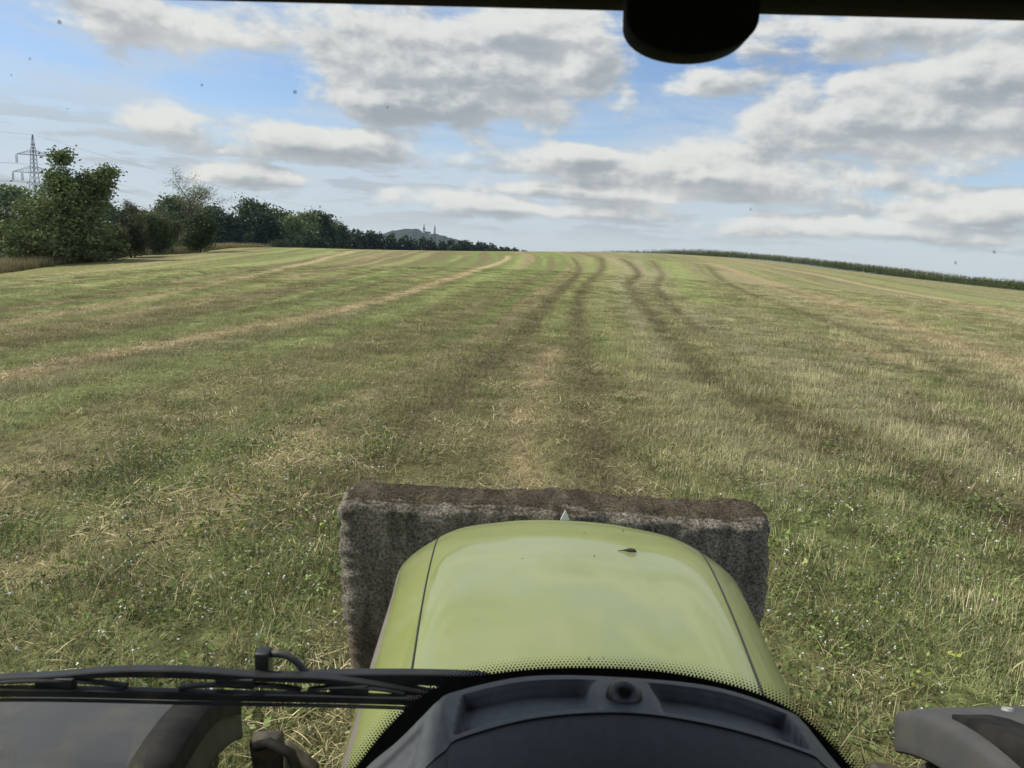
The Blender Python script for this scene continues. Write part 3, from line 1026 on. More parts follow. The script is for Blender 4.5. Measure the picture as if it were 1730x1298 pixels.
# top line of the wood: plan position of its near edge and height of its top
EDGE = [(-215, 285, 12.5), (-202.3, 300, 12.6), (-185.4, 310, 11.4), (-166.9, 320, 11.8), (-154.4, 330, 13.6), (-130.5, 340, 13.4), (-107.5, 350, 14.2), (-101, 372, 13.2), (-101, 394, 11.8), (-100, 415, 10.4)]
k = 0
for row, (back, hs) in enumerate(((-7, .52), (0, .86), (9, 1.0))):
    L = 0.0
    for (a, bq) in zip(EDGE[:-1], EDGE[1:]):
        d = math.hypot(bq[0] - a[0], bq[1] - a[1])
        m = max(1, int(d / 8.0))
        for j in range(m):
            f = (j + rf.random() * .8) / m
            x = a[0] + (bq[0] - a[0]) * f + rf.gauss(0, 1.5) - back * .35
            y = a[1] + (bq[1] - a[1]) * f + back + rf.gauss(0, 1.5)
            g = gz1(x, y)
            top = (a[2] + (bq[2] - a[2]) * f - g) * hs * rf.uniform(.84, 1.03)
            place_tree('wood_tree', FT[(k * 5 + row + rf.randint(0, 2)) % 6], (x, y, g), rf.uniform(0, 6.28), top / 16.2,
                       'broadleaf tree of the dense dark wood behind the crest on the left', 'trees of the dense wood', 'tree')
            k += 1
for x, y, h, lab in ((-104, 150, 11.2, 'dark green tree at the left picture edge, middle one of three'),
                     (-98.5, 156, 9.8, 'low dark green tree at the left, just behind the big bushy tree'),
                     (-111, 158, 12.0, 'dark green tree cut off by the left picture edge, leftmost of three')):
    place_tree('edge_tree', FT[k % 6], (x, y, gz1(x, y)), k, h / 16.2, lab, 'dark trees at the left edge', 'tree')
    k += 1
# the far end of the wood reads as one mass
FAR = [(-103, 415, 9.6), (-96.7, 450, 8.9), (-84.7, 480, 7.9), (-71.7, 520, 6.2), (-54.8, 550, 6.6), (-35.5, 580, 6.6), (-13.8, 610, 5.4), (5.4, 640, 2.4), (12, 650, .5)]
fv, ff, fc, o_ = [], [], [], 0
rsf = np.random.RandomState(5)
for (a, bq) in zip(FAR[:-1], FAR[1:]):
    d = math.hypot(bq[0] - a[0], bq[1] - a[1])
    m = int(d / 4.0)
    for j in range(m):
        f = (j + rsf.uniform()) / m
        x, y = a[0] + (bq[0] - a[0]) * f + rsf.normal(0, 2), a[1] + (bq[1] - a[1]) * f + rsf.uniform(-4, 14)
        zt = a[2] + (bq[2] - a[2]) * f - rsf.uniform(0, 2.4)
        nb = 520
        u = rsf.normal(0, 1, (nb, 3))
        u /= np.linalg.norm(u, axis=1)[:, None]
        rr = rsf.uniform(.55, 1.05, nb)[:, None]
        hh = (zt + 12) * .5
        pts = np.array([x, y, zt - hh]) + u * rr * (4.2, 4.2, hh)
        V, F, C = leaves(rsf, pts, (1.0, 2.3), LC_DARK + LC_DARK + LC_MID, .7, .7, .3)
        C = C * rsf.uniform(.75, 1.25)
        fv.append(V); ff.append(F + o_); fc.append(C); o_ += len(V)
fw_ = obj('far_wood', mesh('far_wood', np.concatenate(fv), np.concatenate(ff), m_leaf_far, False, np.concatenate(fc)))
tag(fw_, 'far end of the dark wood sinking behind the crest', 'wood', kind='stuff')

# far blue hill with forest canopy
hx = np.linspace(-1250, 300, 150)
hy = np.linspace(2600, 3700, 60)
HX, HY = np.meshgrid(hx, hy)
prof = np.interp(HX, [-1250, -900, -650, -560, -500, -440, -400, -350, -300, -250, -200, -120, 300], [-14, -6, 2, 16, 40, 52, 49, 38, 33, 22, 8, -6, -14])
HZ = (prof + 14) * np.exp(-((HY - 3000) / 260) ** 2) - 14
HZ += (fbm(HX * .05, HY * .05, 77) - .5) * 16 * np.exp(-((HY - 3000) / 300) ** 2) + (fbm(HX * .12, HY * .12, 78, 2) - .5) * 12 * sst(-8, 5, HZ)
ii, jj = np.meshgrid(np.arange(59), np.arange(149), indexing='ij')
q = ii * 150 + jj
hf = np.stack([q, q + 1, q + 151, q + 150], -1).reshape(-1, 4)
m_hill = material('hill_forest', (.022, .033, .015), .95, .4, .06, bump=.6, bscale=.2, bdist=4)
hill = tag(obj('far_hill', mesh('far_hill', np.stack([HX, HY, HZ], -1).reshape(-1, 3), hf, m_hill, True)), 'distant wooded hill rising blue behind the wood', 'hill', kind='structure')

m_white = material('white_render', (.72, .70, .66), .8, .08, .3)
m_slate = material('slate', (.07, .075, .085), .6, .2, .5)
m_win = material('dark_window', (.02, .025, .03), .2, .1, 1)
ch = tag(empty('church', (-364.5, 2950, 26), .3), 'tiny white church with a pointed tower on the distant hill', 'church')
MB().box((8, 0, 6), (22, 11, 16)).build('nave_wall', m_white, ch)
MB().add([(-3, -6, 14), (-3, 6, 14), (19, 6, 14), (19, -6, 14), (-3, 0, 21), (19, 0, 21)], [(0, 3, 5, 4), (1, 4, 5, 2), (0, 4, 1), (3, 2, 5)]).build('roof', m_slate, ch)
MB().box((-7, 0, 12), (9, 9, 32)).build('tower_wall', m_white, ch)
MB().add([(-11.8, -4.8, 28), (-2.2, -4.8, 28), (-2.2, 4.8, 28), (-11.8, 4.8, 28), (-9, -2, 35), (-5, -2, 35), (-5, 2, 35), (-9, 2, 35), (-7, 0, 52)],
         [(0, 1, 5, 4), (1, 2, 6, 5), (2, 3, 7, 6), (3, 0, 4, 7), (4, 5, 8), (5, 6, 8), (6, 7, 8), (7, 4, 8)]).build('spire', m_slate, ch)
for i, (x, z) in enumerate(((-7, 20), (-7, 10), (3, 7), (9, 7), (15, 7))):
    MB().box((x, -5.6 if i > 1 else -4.6, z), (1.6, .5, 4.5)).build('window', m_win, ch)

# ------------------------------------------------------------------ pylons and cables
m_steel = material('galvanised_steel', (.22, .235, .25), .5, .2, .5, metal=.3)
m_ins = material('insulator', (.10, .08, .07), .3, .2, 2)
m_wire = material('cable_aluminium', (.16, .165, .17), .5, .1, 1, metal=.3)


def pylon(name, base, topz, zu, zl, wu, wl, rz, label):
    e = empty(name, base, rz)
    H_ = topz - base[2]
    hu, hl = zu - base[2], zl - base[2]
    hw = lambda z: np.interp(z, [0, hl, hu, H_], [3.6, 1.25, .95, .12])
    r = .14
    body = MB()
    zs = [0]
    while zs[-1] < H_ - 2.5:
        zs.append(min(H_, zs[-1] + max(1.7, hw(zs[-1]) * 1.9)))
    zs[-1] = H_
    for sx, sy in ((-1, -1), (-1, 1), (1, -1), (1, 1)):
        body.tube([(sx * hw(z), sy * hw(z), z) for z in zs], r, 4)
    body.build('leg_frame', m_steel, e)
    lat = MB()
    for z0, z1 in zip(zs[:-1], zs[1:]):
        a, b2 = hw(z0), hw(z1)
        for s in (-1, 1):
            lat.tube([(-a, s * a, z0), (b2, s * b2, z1)], .07, 3)
            lat.tube([(a, s * a, z0), (-b2, s * b2, z1)], .07, 3)
            lat.tube([(s * a, -a, z0), (s * b2, b2, z1)], .07, 3)
            lat.tube([(s * a, a, z0), (s * b2, -b2, z1)], .07, 3)
    lat.build('lattice', m_steel, e)
    ends = [(0, 0, H_)]
    for hz, wd, att in ((hu, wu, (1.0,)), (hl, wl, (1.0, .56))):
        for s in (-1, 1):
            arm = MB()
            h0 = hw(hz)
            for sy in (-1, 1):
                arm.tube([(s * h0, sy * h0, hz), (s * wd, 0, hz)], .13, 4)
                arm.tube([(s * h0, sy * h0, hz + wd * .26), (s * wd, 0, hz + .1)], .10, 4)
            m = 7
            for j in range(m):
                f0_, f1_ = j / m, (j + 1) / m
                xa, xb = h0 + (wd - h0) * f0_, h0 + (wd - h0) * f1_
                for sy in (-1, 1):
                    arm.tube([(s * xa, sy * h0 * (1 - f0_), hz + wd * .26 * (1 - f0_)), (s * xb, sy * h0 * (1 - f1_), hz)], .06, 3)
                arm.tube([(s * xa, h0 * (1 - f0_), hz), (s * xb, -h0 * (1 - f1_), hz)], .06, 3)
            arm.build('cross_arm', m_steel, e)
            for f in att:
                for k in (-.35, .35):
                    x = s * (wd * f) + k
                    MB().tube([(x, 0, hz), (x, 0, hz - .5), (x, 0, hz - .5), (x, 0, hz - 4.2)], [.05, .05, .16, .16], 5).build('insulator', m_ins, e)
                ends.append((s * wd * f, 0, hz - 4.3))
    tag(e, label, 'pylon')
    M = Matrix.Translation(base) @ Matrix.Rotation(rz, 4, 'Z')
    return [M @ Vector(p) for p in ends]


g1 = gz1(-251.5, 400)
A = pylon('lattice_pylon', (-251.5, 400, g1), 44.8, 34.8, 26.0, 9.4, 11.9, R(-6), 'tall lattice electricity pylon rising behind the big bushy tree')
B = pylon('lattice_pylon', (-80, 715, gz1(-80, 715)), 19.2, 9.0, -1.2 + .2, 9.4, 12.0, R(-20), 'faint distant lattice pylon in front of the blue hill')
dirn = (A[0] - B[0])
dirn.z = 0
wl_ = ['earth wire at the very top', 'cable on the left end of the upper arm', 'cable on the right end of the upper arm', 'cable on the left tip of the lower arm',
       'inner left cable of the lower arm', 'cable on the right tip of the lower arm', 'inner right cable of the lower arm']
for i, (a, b2) in enumerate(zip(A, B)):
    far_l = a + dirn * .95 + Vector((0, 0, 4))
    pts = []
    for (p, q, m) in ((far_l, a, 20), (a, b2, 24)):
        for j in range(m + (1 if q is b2 else 0)):
            f = j / m
            z = p.lerp(q, f)
            z.z -= (9.0 if i else 7.0) * 4 * f * (1 - f)
            pts.append(z)
    wo_ = MB().tube(pts, .035, 4).build('power_cable', m_wire)
    tag(wo_, f'thin power cable of the pylon line, {wl_[i]}', 'power cable', 'cables of the pylon line')


# ------------------------------------------------------------------ maize on the right
def mk_maize(rs):
    parts = []
    h = rs.uniform(2.0, 2.5)
    st = blades(rs, 1, .001, (h, h), (.05, .05), (.0, .05), [(.10, .13, .04)], 3, .03)
    parts.append(st)
    for j in range(11):
        z = .35 + j * (h - .5) / 11
        bl = blades(rs, 1, .001, (.6, .95), (.09, .12), (.5, .8), [(.085, .125, .042), (.10, .145, .05), (.15, .16, .07)], 3, 1.3)
        bl[0][:, 2] += z
        parts.append(bl)
    ts = blades(rs, 6, .02, (.25, .4), (.03, .04), (.0, .6), [(.22, .19, .10)], 1, .2)
    ts[0][:, 2] += h - .05
    parts.append(ts)
    return merge(*parts)


m_maize = plant_material('maize_leaves', 0.0, .2)
C_MAIZE = protos('maize_plant', mk_maize, 6, m_maize)
ml = np.array([(100, 92), (77.6, 120), (69, 131), (65.6, 143), (62.3, 159), (53.6, 172), (43, 185), (30, 198), (4, 208)], float)
rs = np.random.RandomState(31)
seglen = np.hypot(*(ml[1:] - ml[:-1]).T)
cum = np.r_[0, np.cumsum(seglen)]
pts = []
for row in range(14):
    sarr = np.arange(0, cum[-1], .28)
    sarr = sarr + rs.normal(0, .06, len(sarr))
    x = np.interp(sarr, cum, ml[:, 0]) + row * .55
    y = np.interp(sarr, cum, ml[:, 1]) + row * .55
    pts.append(np.stack([x + rs.normal(0, .07, len(x)), y + rs.normal(0, .07, len(x))], 1))
pts = np.concatenate(pts)
n = len(pts)
s = rs.uniform(.36, .66, n) * (.9 + .3 * fbm(pts[:, 0] * .15, pts[:, 1] * .15, 9))
o = instancer('maize', np.stack([pts[:, 0], pts[:, 1], ground(pts[:, 0], pts[:, 1])], 1), rs.uniform(0, 6.28, n), np.stack([s, s, s], 1), rs.randint(0, 6, n), C_MAIZE, np.zeros((n, 3)), 6)
tag(o, 'dense dark green maize standing along the right skyline', 'maize', kind='stuff')

# ------------------------------------------------------------------ tractor
CX = .09
M_T = Matrix.Translation((0, 0, EYE)) @ Matrix.Rotation(R(-2.4), 4, 'Z') @ Matrix.Rotation(R(-1.8), 4, 'Y') @ Matrix.Translation((CX, 0, -EYE))
tractor = empty('tractor')
tractor.matrix_world = M_T
tag(tractor, 'lime green tractor seen from its cab, with black dashboard, wiper and grey mudguards', 'tractor')

m_lime = material('lime_paint', (.42, .47, .07), .22, .05, 1.5, spec=.5, coat=.8)
tl = NT(m_lime.node_tree)
bl_ = m_lime.node_tree.nodes['Principled BSDF']
# fine dust film on the paint
dn = tl.noise(tl.coord(), 3.0, 6, .65)
dst = tl.noise(tl.coord(), 220.0, 3, .6)
dust = tl.ss(.30, .75, dn) * .30 + tl.ss(.55, .75, dst) * .12 + .12
tl.put(bl_.inputs['Base Color'], tl.mix(dust, (.205, .240, .045), (.28, .29, .18)))
tl.put(bl_.inputs['Roughness'], dust * .5 + .30)
bl_.inputs['Specular IOR Level'].default_value = .3
bl_.inputs['Coat Weight'].default_value = .62
tl.put(bl_.inputs['Coat Roughness'], dust * .14 + .015)
m_grey_decal = material('grey_decal', (.20, .175, .155), .5, .08, 6)
m_gap = material('panel_gap_black', (.012, .013, .012), .7, .2, 20)
m_plastic = material('dark_grey_plastic', (.085, .092, .099), .55, .12, 60, bump=.25, bscale=900, bdist=.0006)
m_cowl = material('soft_black_plastic', (.022, .024, .026), .6, .15, 50, bump=.25, bscale=900, bdist=.0006)
m_black = material('matt_black', (.003, .003, .0033), .8, .2, 30, spec=.15)
m_rubber = material('wiper_rubber', (.012, .013, .014), .5, .3, 25)
m_fender = material('mudguard_plastic', (.058, .060, .064), .75, .22, 7, spec=.25, bump=.25, bscale=160, bdist=.001, col2=(.080, .077, .071))
m_tyre = material('tyre_rubber_dusty', (.035, .033, .030), .8, .3, 9, bump=.4, bscale=60, bdist=.004, col2=(.11, .09, .065))
m_mud = material('mud_caked_iron', (.16, .125, .09), .85, .3, 14, bump=.7, bscale=40, bdist=.01, col2=(.05, .045, .04))
m_strap = material('dirty_black_strap', (.010, .010, .009), .7, .4, 16, spec=.15, col2=(.022, .02, .017))
m_frit = material('black_glass_print', (.004, .004, .0045), .35, .1, 20)


def crom(xs, ys, q):
    """monotone-ish cubic through points"""
    xs, ys = np.asarray(xs, float), np.asarray(ys, float)
    mm = np.gradient(ys, xs)
    i = np.clip(np.searchsorted(xs, q) - 1, 0, len(xs) - 2)
    h = xs[i + 1] - xs[i]
    s = (q - xs[i]) / h
    return ((2 * s ** 3 - 3 * s ** 2 + 1) * ys[i] + (s ** 3 - 2 * s ** 2 + s) * h * mm[i] + (-2 * s ** 3 + 3 * s ** 2) * ys[i + 1] + (s ** 3 - s ** 2) * h * mm[i + 1])


# bonnet: sections along y: centre z, seam x/z, shoulder x/z, side x/z, lower side x/z
HS = np.array([
    (0.92, 1.745, .280, 1.720, .345, 1.680, .424, 1.47, .49, 1.10),
    (1.30, 1.695, .325, 1.662, .395, 1.615, .465, 1.42, .53, 1.08),
    (1.70, 1.640, .372, 1.602, .445, 1.548, .520, 1.36, .60, 1.05),
    (2.10, 1.578, .414, 1.537, .500, 1.476, .558, 1.30, .61, 1.02),
    (2.45, 1.515, .445, 1.470, .552, 1.398, .588, 1.24, .61, 1.00),
    (2.66, 1.470, .460, 1.420, .578, 1.335, .606, 1.20, .62, .98),
    (2.78, 1.432, .466, 1.378, .585, 1.285, .612, 1.16, .62, .97),
    (2.86, 1.370, .466, 1.315, .580, 1.215, .607, 1.10, .615, .95),
    (2.905, 1.26, .462, 1.205, .572, 1.11, .60, 1.02, .608, .93),
    (2.925, 1.05, .455, 1.00, .56, .95, .59, .90, .60, .88)])
ys_ = np.concatenate([np.linspace(.92, 2.6, 36), np.linspace(2.63, 2.925, 26)])
rows = []
NU = 111
for y in ys_:
    c = [crom(HS[:, 0], HS[:, k], y) for k in range(1, 10)]
    ux = np.array([0, .5, 1, 1.6, 2, 3])
    X = np.array([0, c[1] * .52, c[1], c[3], c[5], c[7]])
    Z = np.array([c[0], c[0] - (c[0] - c[2]) * .24, c[2], c[4], c[6], c[8]])
    par = np.concatenate([[0], np.cumsum(np.hypot(np.diff(X), np.diff(Z)))])
    q = np.linspace(0, par[-1], NU)
    pa2 = np.concatenate([-par[:0:-1], par])
    x = crom(pa2, np.concatenate([-X[:0:-1], X]), q)
    z = crom(pa2, np.concatenate([Z[:0:-1], Z]), q)
    x[0] = 0.0
    sweep = .20 * (np.abs(x) / .6) ** 3 * sst(2.1, 2.85, y)
    row = [(xx_, y - s_, zz_) for xx_, s_, zz_ in zip(x, sweep, z)]
    rows.append([(-a, b3, c3) for a, b3, c3 in row[:0:-1]] + row)
hv = np.array(rows).reshape(-1, 3)
nw = len(rows[0])
ii, jj = np.meshgrid(np.arange(len(rows) - 1), np.arange(nw - 1), indexing='ij')
q = ii * nw + jj
hq = np.stack([q, q + 1, q + nw + 1, q + nw], -1).reshape(-1, 4)
# grey decal along the lower flank
fc_ = hv[hq].mean(1)
ztop = np.interp(fc_[:, 1], [.92, 1.3, 1.8, 2.3, 2.7], [1.655, 1.588, 1.505, 1.405, 1.33])
zlow = ztop - np.interp(fc_[:, 1], [.92, 1.3, 1.8, 2.3, 2.5], [.16, .11, .07, .03, .0])
mi = ((fc_[:, 2] < ztop) & (fc_[:, 2] > zlow) & (fc_[:, 1] < 2.45)).astype(int)
hood = obj('bonnet', mesh('bonnet', hv, hq, [m_lime, m_grey_decal], True, mi=mi), tractor)
hood['label'] = 'domed lime green bonnet with fine black panel gaps'
sol = hood.modifiers.new('thickness', 'SOLIDIFY')
sol.thickness = .006
sol.offset = -1


def hood_pt(y, fx):
    """point on the bonnet at section y and seam fraction"""
    c = [crom(HS[:, 0], HS[:, k], y) for k in range(1, 10)]
    x, z = c[1] * fx, c[0] - (c[0] - c[2]) * abs(fx) ** 2
    return Vector((x, y - .20 * (abs(x) / .6) ** 3 * float(sst(2.1, 2.85, y)), z))


for s in (-1, 1):
    pts = [hood_pt(y, s) + Vector((0, 0, .0005)) for y in np.concatenate([np.linspace(.95, 2.6, 40), np.linspace(2.62, 2.91, 20)])]
    MB().tube(pts, .0024, 6).build('panel_gap', m_gap, hood, True)

# things lying on or stuck to the bonnet paint
m_spot = material('dirt_brown', (.05, .035, .02), .9, .3, 40)


def blot(pos, nrm, r, seed, mat, parent, name='dirt_spot', elong=1.0):
    rn = random.Random(seed)
    nrm = Vector(nrm).normalized()
    a = nrm.cross(Vector((.2, .9, .1))).normalized()
    b2 = nrm.cross(a)
    pos = Vector(pos)
    k = 9
    an0 = rn.uniform(0, 6.28)
    vs = [pos + nrm * r * .35]
    for i in range(k):
        an = an0 + 6.283 * i / k
        rr = r * rn.uniform(.6, 1.25)
        vs.append(pos + a * math.cos(an) * rr * elong + b2 * math.sin(an) * rr)
    return MB().add(vs, [(0, 1 + i, 1 + (i + 1) % k) for i in range(k)]).build(name, mat, parent, True)


for i, (y, fx, r) in enumerate(((2.80, -.93, .004), (2.0, -.62, .004), (2.45, .12, .004), (2.05, -.35, .003), (1.75, .55, .003), (2.25, -.42, .002), (1.6, .72, .003), (1.95, .8, .002))):
    blot(hood_pt(y, fx) + Vector((0, 0, .001)), (0, .1, 1), r, i, m_spot, hood, elong=1.3)
lp = hood_pt(2.2, .42) + Vector((0, 0, .003))
leaf = MB()
leaf.tube([lp + Vector((-.035, 0, .002)), lp + Vector((-.02, .002, .003)), lp + Vector((0, 0, .006)), lp + Vector((.014, 0, .005)), lp + Vector((.022, -.003, .001))], [.001, .002, .0065, .006, .001], 6)
lo = leaf.build('dead_leaf', m_spot)
lo.matrix_world = M_T
tag(lo, 'small curled brown dead leaf lying on the green bonnet', 'leaf')

# white tip standing behind the bonnet nose
m_tip = material('white_plastic', (.8, .82, .85), .4, .03, 40)
MB().add([(-.016, 2.99, 1.36), (.022, 2.99, 1.36), (.003, 2.99, 1.402), (-.016, 3.0, 1.36), (.022, 3.0, 1.36), (.003, 3.0, 1.402)],
         [(0, 1, 2), (5, 4, 3), (0, 3, 4, 1), (1, 4, 5, 2), (2, 5, 3, 0)]).build('marker_tip', m_tip, tractor)['label'] = 'small white pointed tip above the bonnet nose'

# chassis, front axle and linkage
MB().box((0, 1.9, .85), (.62, 2.0, .55)).build('engine_block', m_mud, tractor, bevel=.03)
MB().box((0, 1.42, .62), (1.5, .18, .16)).build('front_axle', m_mud, tractor, bevel=.02)
for s in (-1, 1):
    MB().tube([(s * .35, 2.7, .75), (s * .35, 3.2, .7)], .05, 8).build('front_linkage_arm', m_mud, tractor, True)


def tyre_mesh():
    mb = MB()
    Ro, Ri, wd = .64, .38, .44
    prof = [(-.14, Ri), (-.2, Ri + .06), (-.22, .52), (-.2, .58), (-.12, .602), (0, .608), (.12, .602), (.2, .58), (.22, .52), (.2, Ri + .06), (.14, Ri)]
    n = 40
    vs = [(x, r * math.cos(6.2832 * i / n), r * math.sin(6.2832 * i / n)) for i in range(n) for x, r in prof]
    m = len(prof)
    fs = [(i * m + k, i * m + k + 1, ((i + 1) % n) * m + k + 1, ((i + 1) % n) * m + k) for i in range(n) for k in range(m - 1)]
    mb.add(vs, fs)
    for i in range(20):
        for s in (-1, 1):
            a0 = 6.2832 * (i + (.25 if s > 0 else -.25)) / 20
            pts = []
            for x, da, r in ((.01, .12, .605), (.11, .04, .60), (.21, -.04, .565)):
                for e_ in (-.022, .022):
                    for h in (-.01, .036):
                        a = a0 + da + e_ / .6
                        pts.append((s * x, (r + h) * math.cos(a), (r + h) * math.sin(a)))
            mb.add(pts, [(0, 1, 3, 2), (8, 10, 11, 9), (1, 5, 7, 3), (5, 9, 11, 7), (0, 4, 5, 1), (4, 8, 9, 5), (2, 3, 7, 6), (6, 7, 11, 10)])
    return mb


AXY = 1.42
STEER = R(5)


def steer(mb, cx_):
    c_, s_ = math.cos(STEER), math.sin(STEER)
    mb.v = [(cx_ + (x - cx_) * c_ - (y - AXY) * s_, AXY + (x - cx_) * s_ + (y - AXY) * c_, z) for x, y, z in mb.v]
    return mb


for s in (-1, 1):
    tilt = .055 * s
    cz = .685 + tilt
    cx = s * 1.16
    wh = MB()
    tyb = tyre_mesh()
    tyb.v = [(x + cx, y + AXY, z + cz) for x, y, z in tyb.v]
    ty = steer(tyb, cx).build('tyre', m_tyre, tractor, False)
    rim = MB().tube([(cx - .12, AXY, cz), (cx + .12, AXY, cz)], .385, 24)
    steer(rim, cx).build('rim', m_grey_decal, ty, True)
    # mudguard: curved shell with turned down lips
    fb = MB()
    rws = []
    for an in np.linspace(R(38), R(-72), 26):
        row = []
        xi, xo = s * .85, s * 1.48
        endk = min(1.0, (abs(an - R(38)) + .05) / .12, (abs(an + R(72)) + .05) / .12)
        for f, dr in ((-.03, -.10), (-.01, -.06), (0.0, -.03), (.012, -.010), (.035, 0), (.25, .006), (.5, .010), (.75, .006), (.965, 0), (.988, -.010), (1.0, -.03), (1.0, -.06)):
            rr = .72 + dr
            ff_ = .5 + (f - .5) * (.93 + .07 * endk)
            row.append((xi + (xo - xi) * ff_, AXY + rr * math.sin(an), cz + rr * math.cos(an)))
        rws.append(row)
    fb.strip(rws)
    fd = steer(fb, cx).build('mudguard', m_fender, tractor, True)
    sm = fd.modifiers.new('thickness', 'SOLIDIFY')
    sm.thickness = .008
    sm.offset = -1
    sb = fd.modifiers.new('smooth', 'SUBSURF')
    sb.levels = sb.render_levels = 1
    fd['label'] = 'left grey plastic front mudguard, dusty' if s < 0 else 'right grey plastic front mudguard with a round bolt head'
    # rib and support arm on the inner side
    for an in ((R(24), R(-8)) if s > 0 else ()):
        fx = s * 1.06
        steer(MB().tube([(fx, AXY + .732 * math.sin(an), cz + .726 * math.cos(an)), (fx, AXY + .732 * math.sin(an) + .002, cz + .732 * math.cos(an))], [.014, .012], 14), cx).build('bolt_head', material('bolt_zinc', (.4, .4, .38), .45, .1, 30, metal=.4), fd)
    arm = MB()
    ar = []
    for an in np.linspace(R(30 if s < 0 else 20), R(-60), 16):
        rr = .728 + .030 * math.sin(min(1.57, abs(an - R(30 if s < 0 else 20)) * 4))
        x0, x1 = (s * .835, s * .935) if s < 0 else (s * .885, s * .985)
        ar.append([(x0, AXY + (rr - .05) * math.sin(an), cz + (rr - .05) * math.cos(an)), (x0 + s * .006, AXY + rr * math.sin(an), cz + rr * math.cos(an)),
                   (x1 - s * .006, AXY + rr * math.sin(an), cz + rr * math.cos(an)), (x1, AXY + (rr - .05) * math.sin(an), cz + (rr - .05) * math.cos(an))])
    arm.strip(ar)
    steer(arm, cx).build('support_arm', m_strap, fd, True)
    # guard bracket: upright dirty plate with a gusset, a bolt and a hose looping behind it
    zk = 1.265 if s < 0 else 1.275
    m_br = material('dirty_iron', (.045, .040, .034), .8, .35, 22, spec=.25, bump=.5, bscale=60, bdist=.004, col2=(.095, .08, .06))
    br = MB().box((s * .735, 1.66, zk - .16), (.075, .05, .30), Matrix.Rotation(R(6 * s), 3, 'Y'))
    bk = br.build('guard_bracket', m_br, tractor, bevel=.012)
    MB().add([(s * .70, 1.63, zk - .02), (s * .615, 1.62, zk - .075), (s * .62, 1.60, zk - .30), (s * .70, 1.61, zk - .30),
              (s * .70, 1.67, zk - .02), (s * .615, 1.66, zk - .075), (s * .62, 1.64, zk - .30), (s * .70, 1.65, zk - .30)],
             [(0, 1, 2, 3), (7, 6, 5, 4), (0, 4, 5, 1), (1, 5, 6, 2), (2, 6, 7, 3), (3, 7, 4, 0)]).build('gusset', m_br, bk, bevel=.010)
    MB().tube([(s * .665, 1.625, zk - .085), (s * .665, 1.600, zk - .085)], .016, 6).build('bolt', m_tyre, bk)
    MB().tube([(s * .76, 1.63, zk - .02), (s * .72, 1.60, zk + .012), (s * .665, 1.59, zk - .005), (s * .635, 1.58, zk - .07), (s * .60, 1.57, zk - .20), (s * .50, 1.56, zk - .35)], .013, 10).build('brake_hose', m_strap, bk, True)

# cab shell
MB().box((0, -.05, 1.08), (1.5, 1.7, .06)).build('cab_floor', m_cowl, tractor)
MB().box((0, -.10, 2.80), (1.60, 1.75, .08)).build('headlining', m_black, tractor, bevel=.02)
MB().box((0, -.02, 2.96), (1.96, 2.30, .22)).build('cab_roof', material('roof_white', (.6, .6, .56), .4, .05, 3), tractor, bevel=.06)
for s in (-1, 1):
    MB().box((s * .80, -.05, 1.34), (.05, 1.5, .46)).build('door_sill', m_cowl, tractor, bevel=.01)
MB().box((0, -.92, 1.50), (1.56, .05, .80)).build('rear_panel', m_cowl, tractor, bevel=.01)
MB().box((.09, -.42, 1.62), (.50, .48, .14)).box((.09, -.66, 1.95), (.48, .12, .56)).build('seat', m_cowl, tractor, bevel=.04)
hd = MB().box((0, .735, 2.736), (1.60, .07, .130), Matrix.Rotation(R(.55), 3, 'Y')).build('windscreen_header', m_black, tractor, bevel=.012)
vh = MB()
prof = [(-.0545, 2.70), (-.0545, 2.650)] + [(.0545 * math.cos(a), 2.645 - .031 * math.sin(a) ** .9) for a in np.linspace(math.pi, 0, 25)[1:-1]] + [(.0545, 2.650), (.0545, 2.70)]
n = len(prof)
vh.add([(x + .018, .672, z) for x, z in prof] + [(x + .018, .712, z) for x, z in prof],
       [tuple(range(n)), tuple(range(2 * n - 1, n - 1, -1))] + [(i, (i + 1) % n, n + (i + 1) % n, n + i) for i in range(n)])
vh.build('interior_sensor_housing', m_black, hd, bevel=.003)
for s in (-1, 1):
    MB().tube([(s * .84, .80, 1.1), (s * .85, .80, 1.9), (s * .83, .72, 2.8)], .045, 10).build('cab_pillar', m_cowl, tractor, True)
    MB().tube([(s * .80, -.85, 1.1), (s * .82, -.85, 2.8)], .05, 10).build('cab_pillar', m_cowl, tractor, True)


# windscreen
def glass_y(x, z):
    return .925 - .10 * (x / .8) ** 2 - .135 * (z - 1.9)


m_glass = bpy.data.materials.new('windscreen_glass')
m_glass.use_nodes = True
tg = NT(m_glass.node_tree)
tg.n.clear()
tp = tg.new('ShaderNodeBsdfTransparent')
tg.put(tp.inputs[0], (.965, .985, .975))
gs = tg.new('ShaderNodeBsdfGlossy')
gs.inputs['Roughness'].default_value = .01
df_ = tg.new('ShaderNodeBsdfDiffuse')
tg.put(df_.inputs[0], (.6, .58, .52))
fr = tg.new('ShaderNodeFresnel')
fr.inputs[0].default_value = 1.4
m1 = tg.new('ShaderNodeMixShader')
tg.put(m1.inputs[0], S(tg, fr.outputs[0]) * .22)
tg.l.new(tp.outputs[0], m1.inputs[1])
tg.l.new(gs.outputs[0], m1.inputs[2])
m2 = tg.new('ShaderNodeMixShader')
dd_ = tg.noise(tg.coord(), 9.0, 6, .7)
tg.put(m2.inputs[0], tg.ss(.45, .8, dd_) * .02 + .008)
tg.l.new(m1.outputs[0], m2.inputs[1])
tg.l.new(df_.outputs[0], m2.inputs[2])
ou = tg.new('ShaderNodeOutputMaterial')
tg.l.new(m2.outputs[0], ou.inputs[0])
rows = []
for z in np.linspace(1.15, 2.74, 28):
    rows.append([(x, glass_y(x, z), z) for x in np.linspace(-.82, .82, 36)])
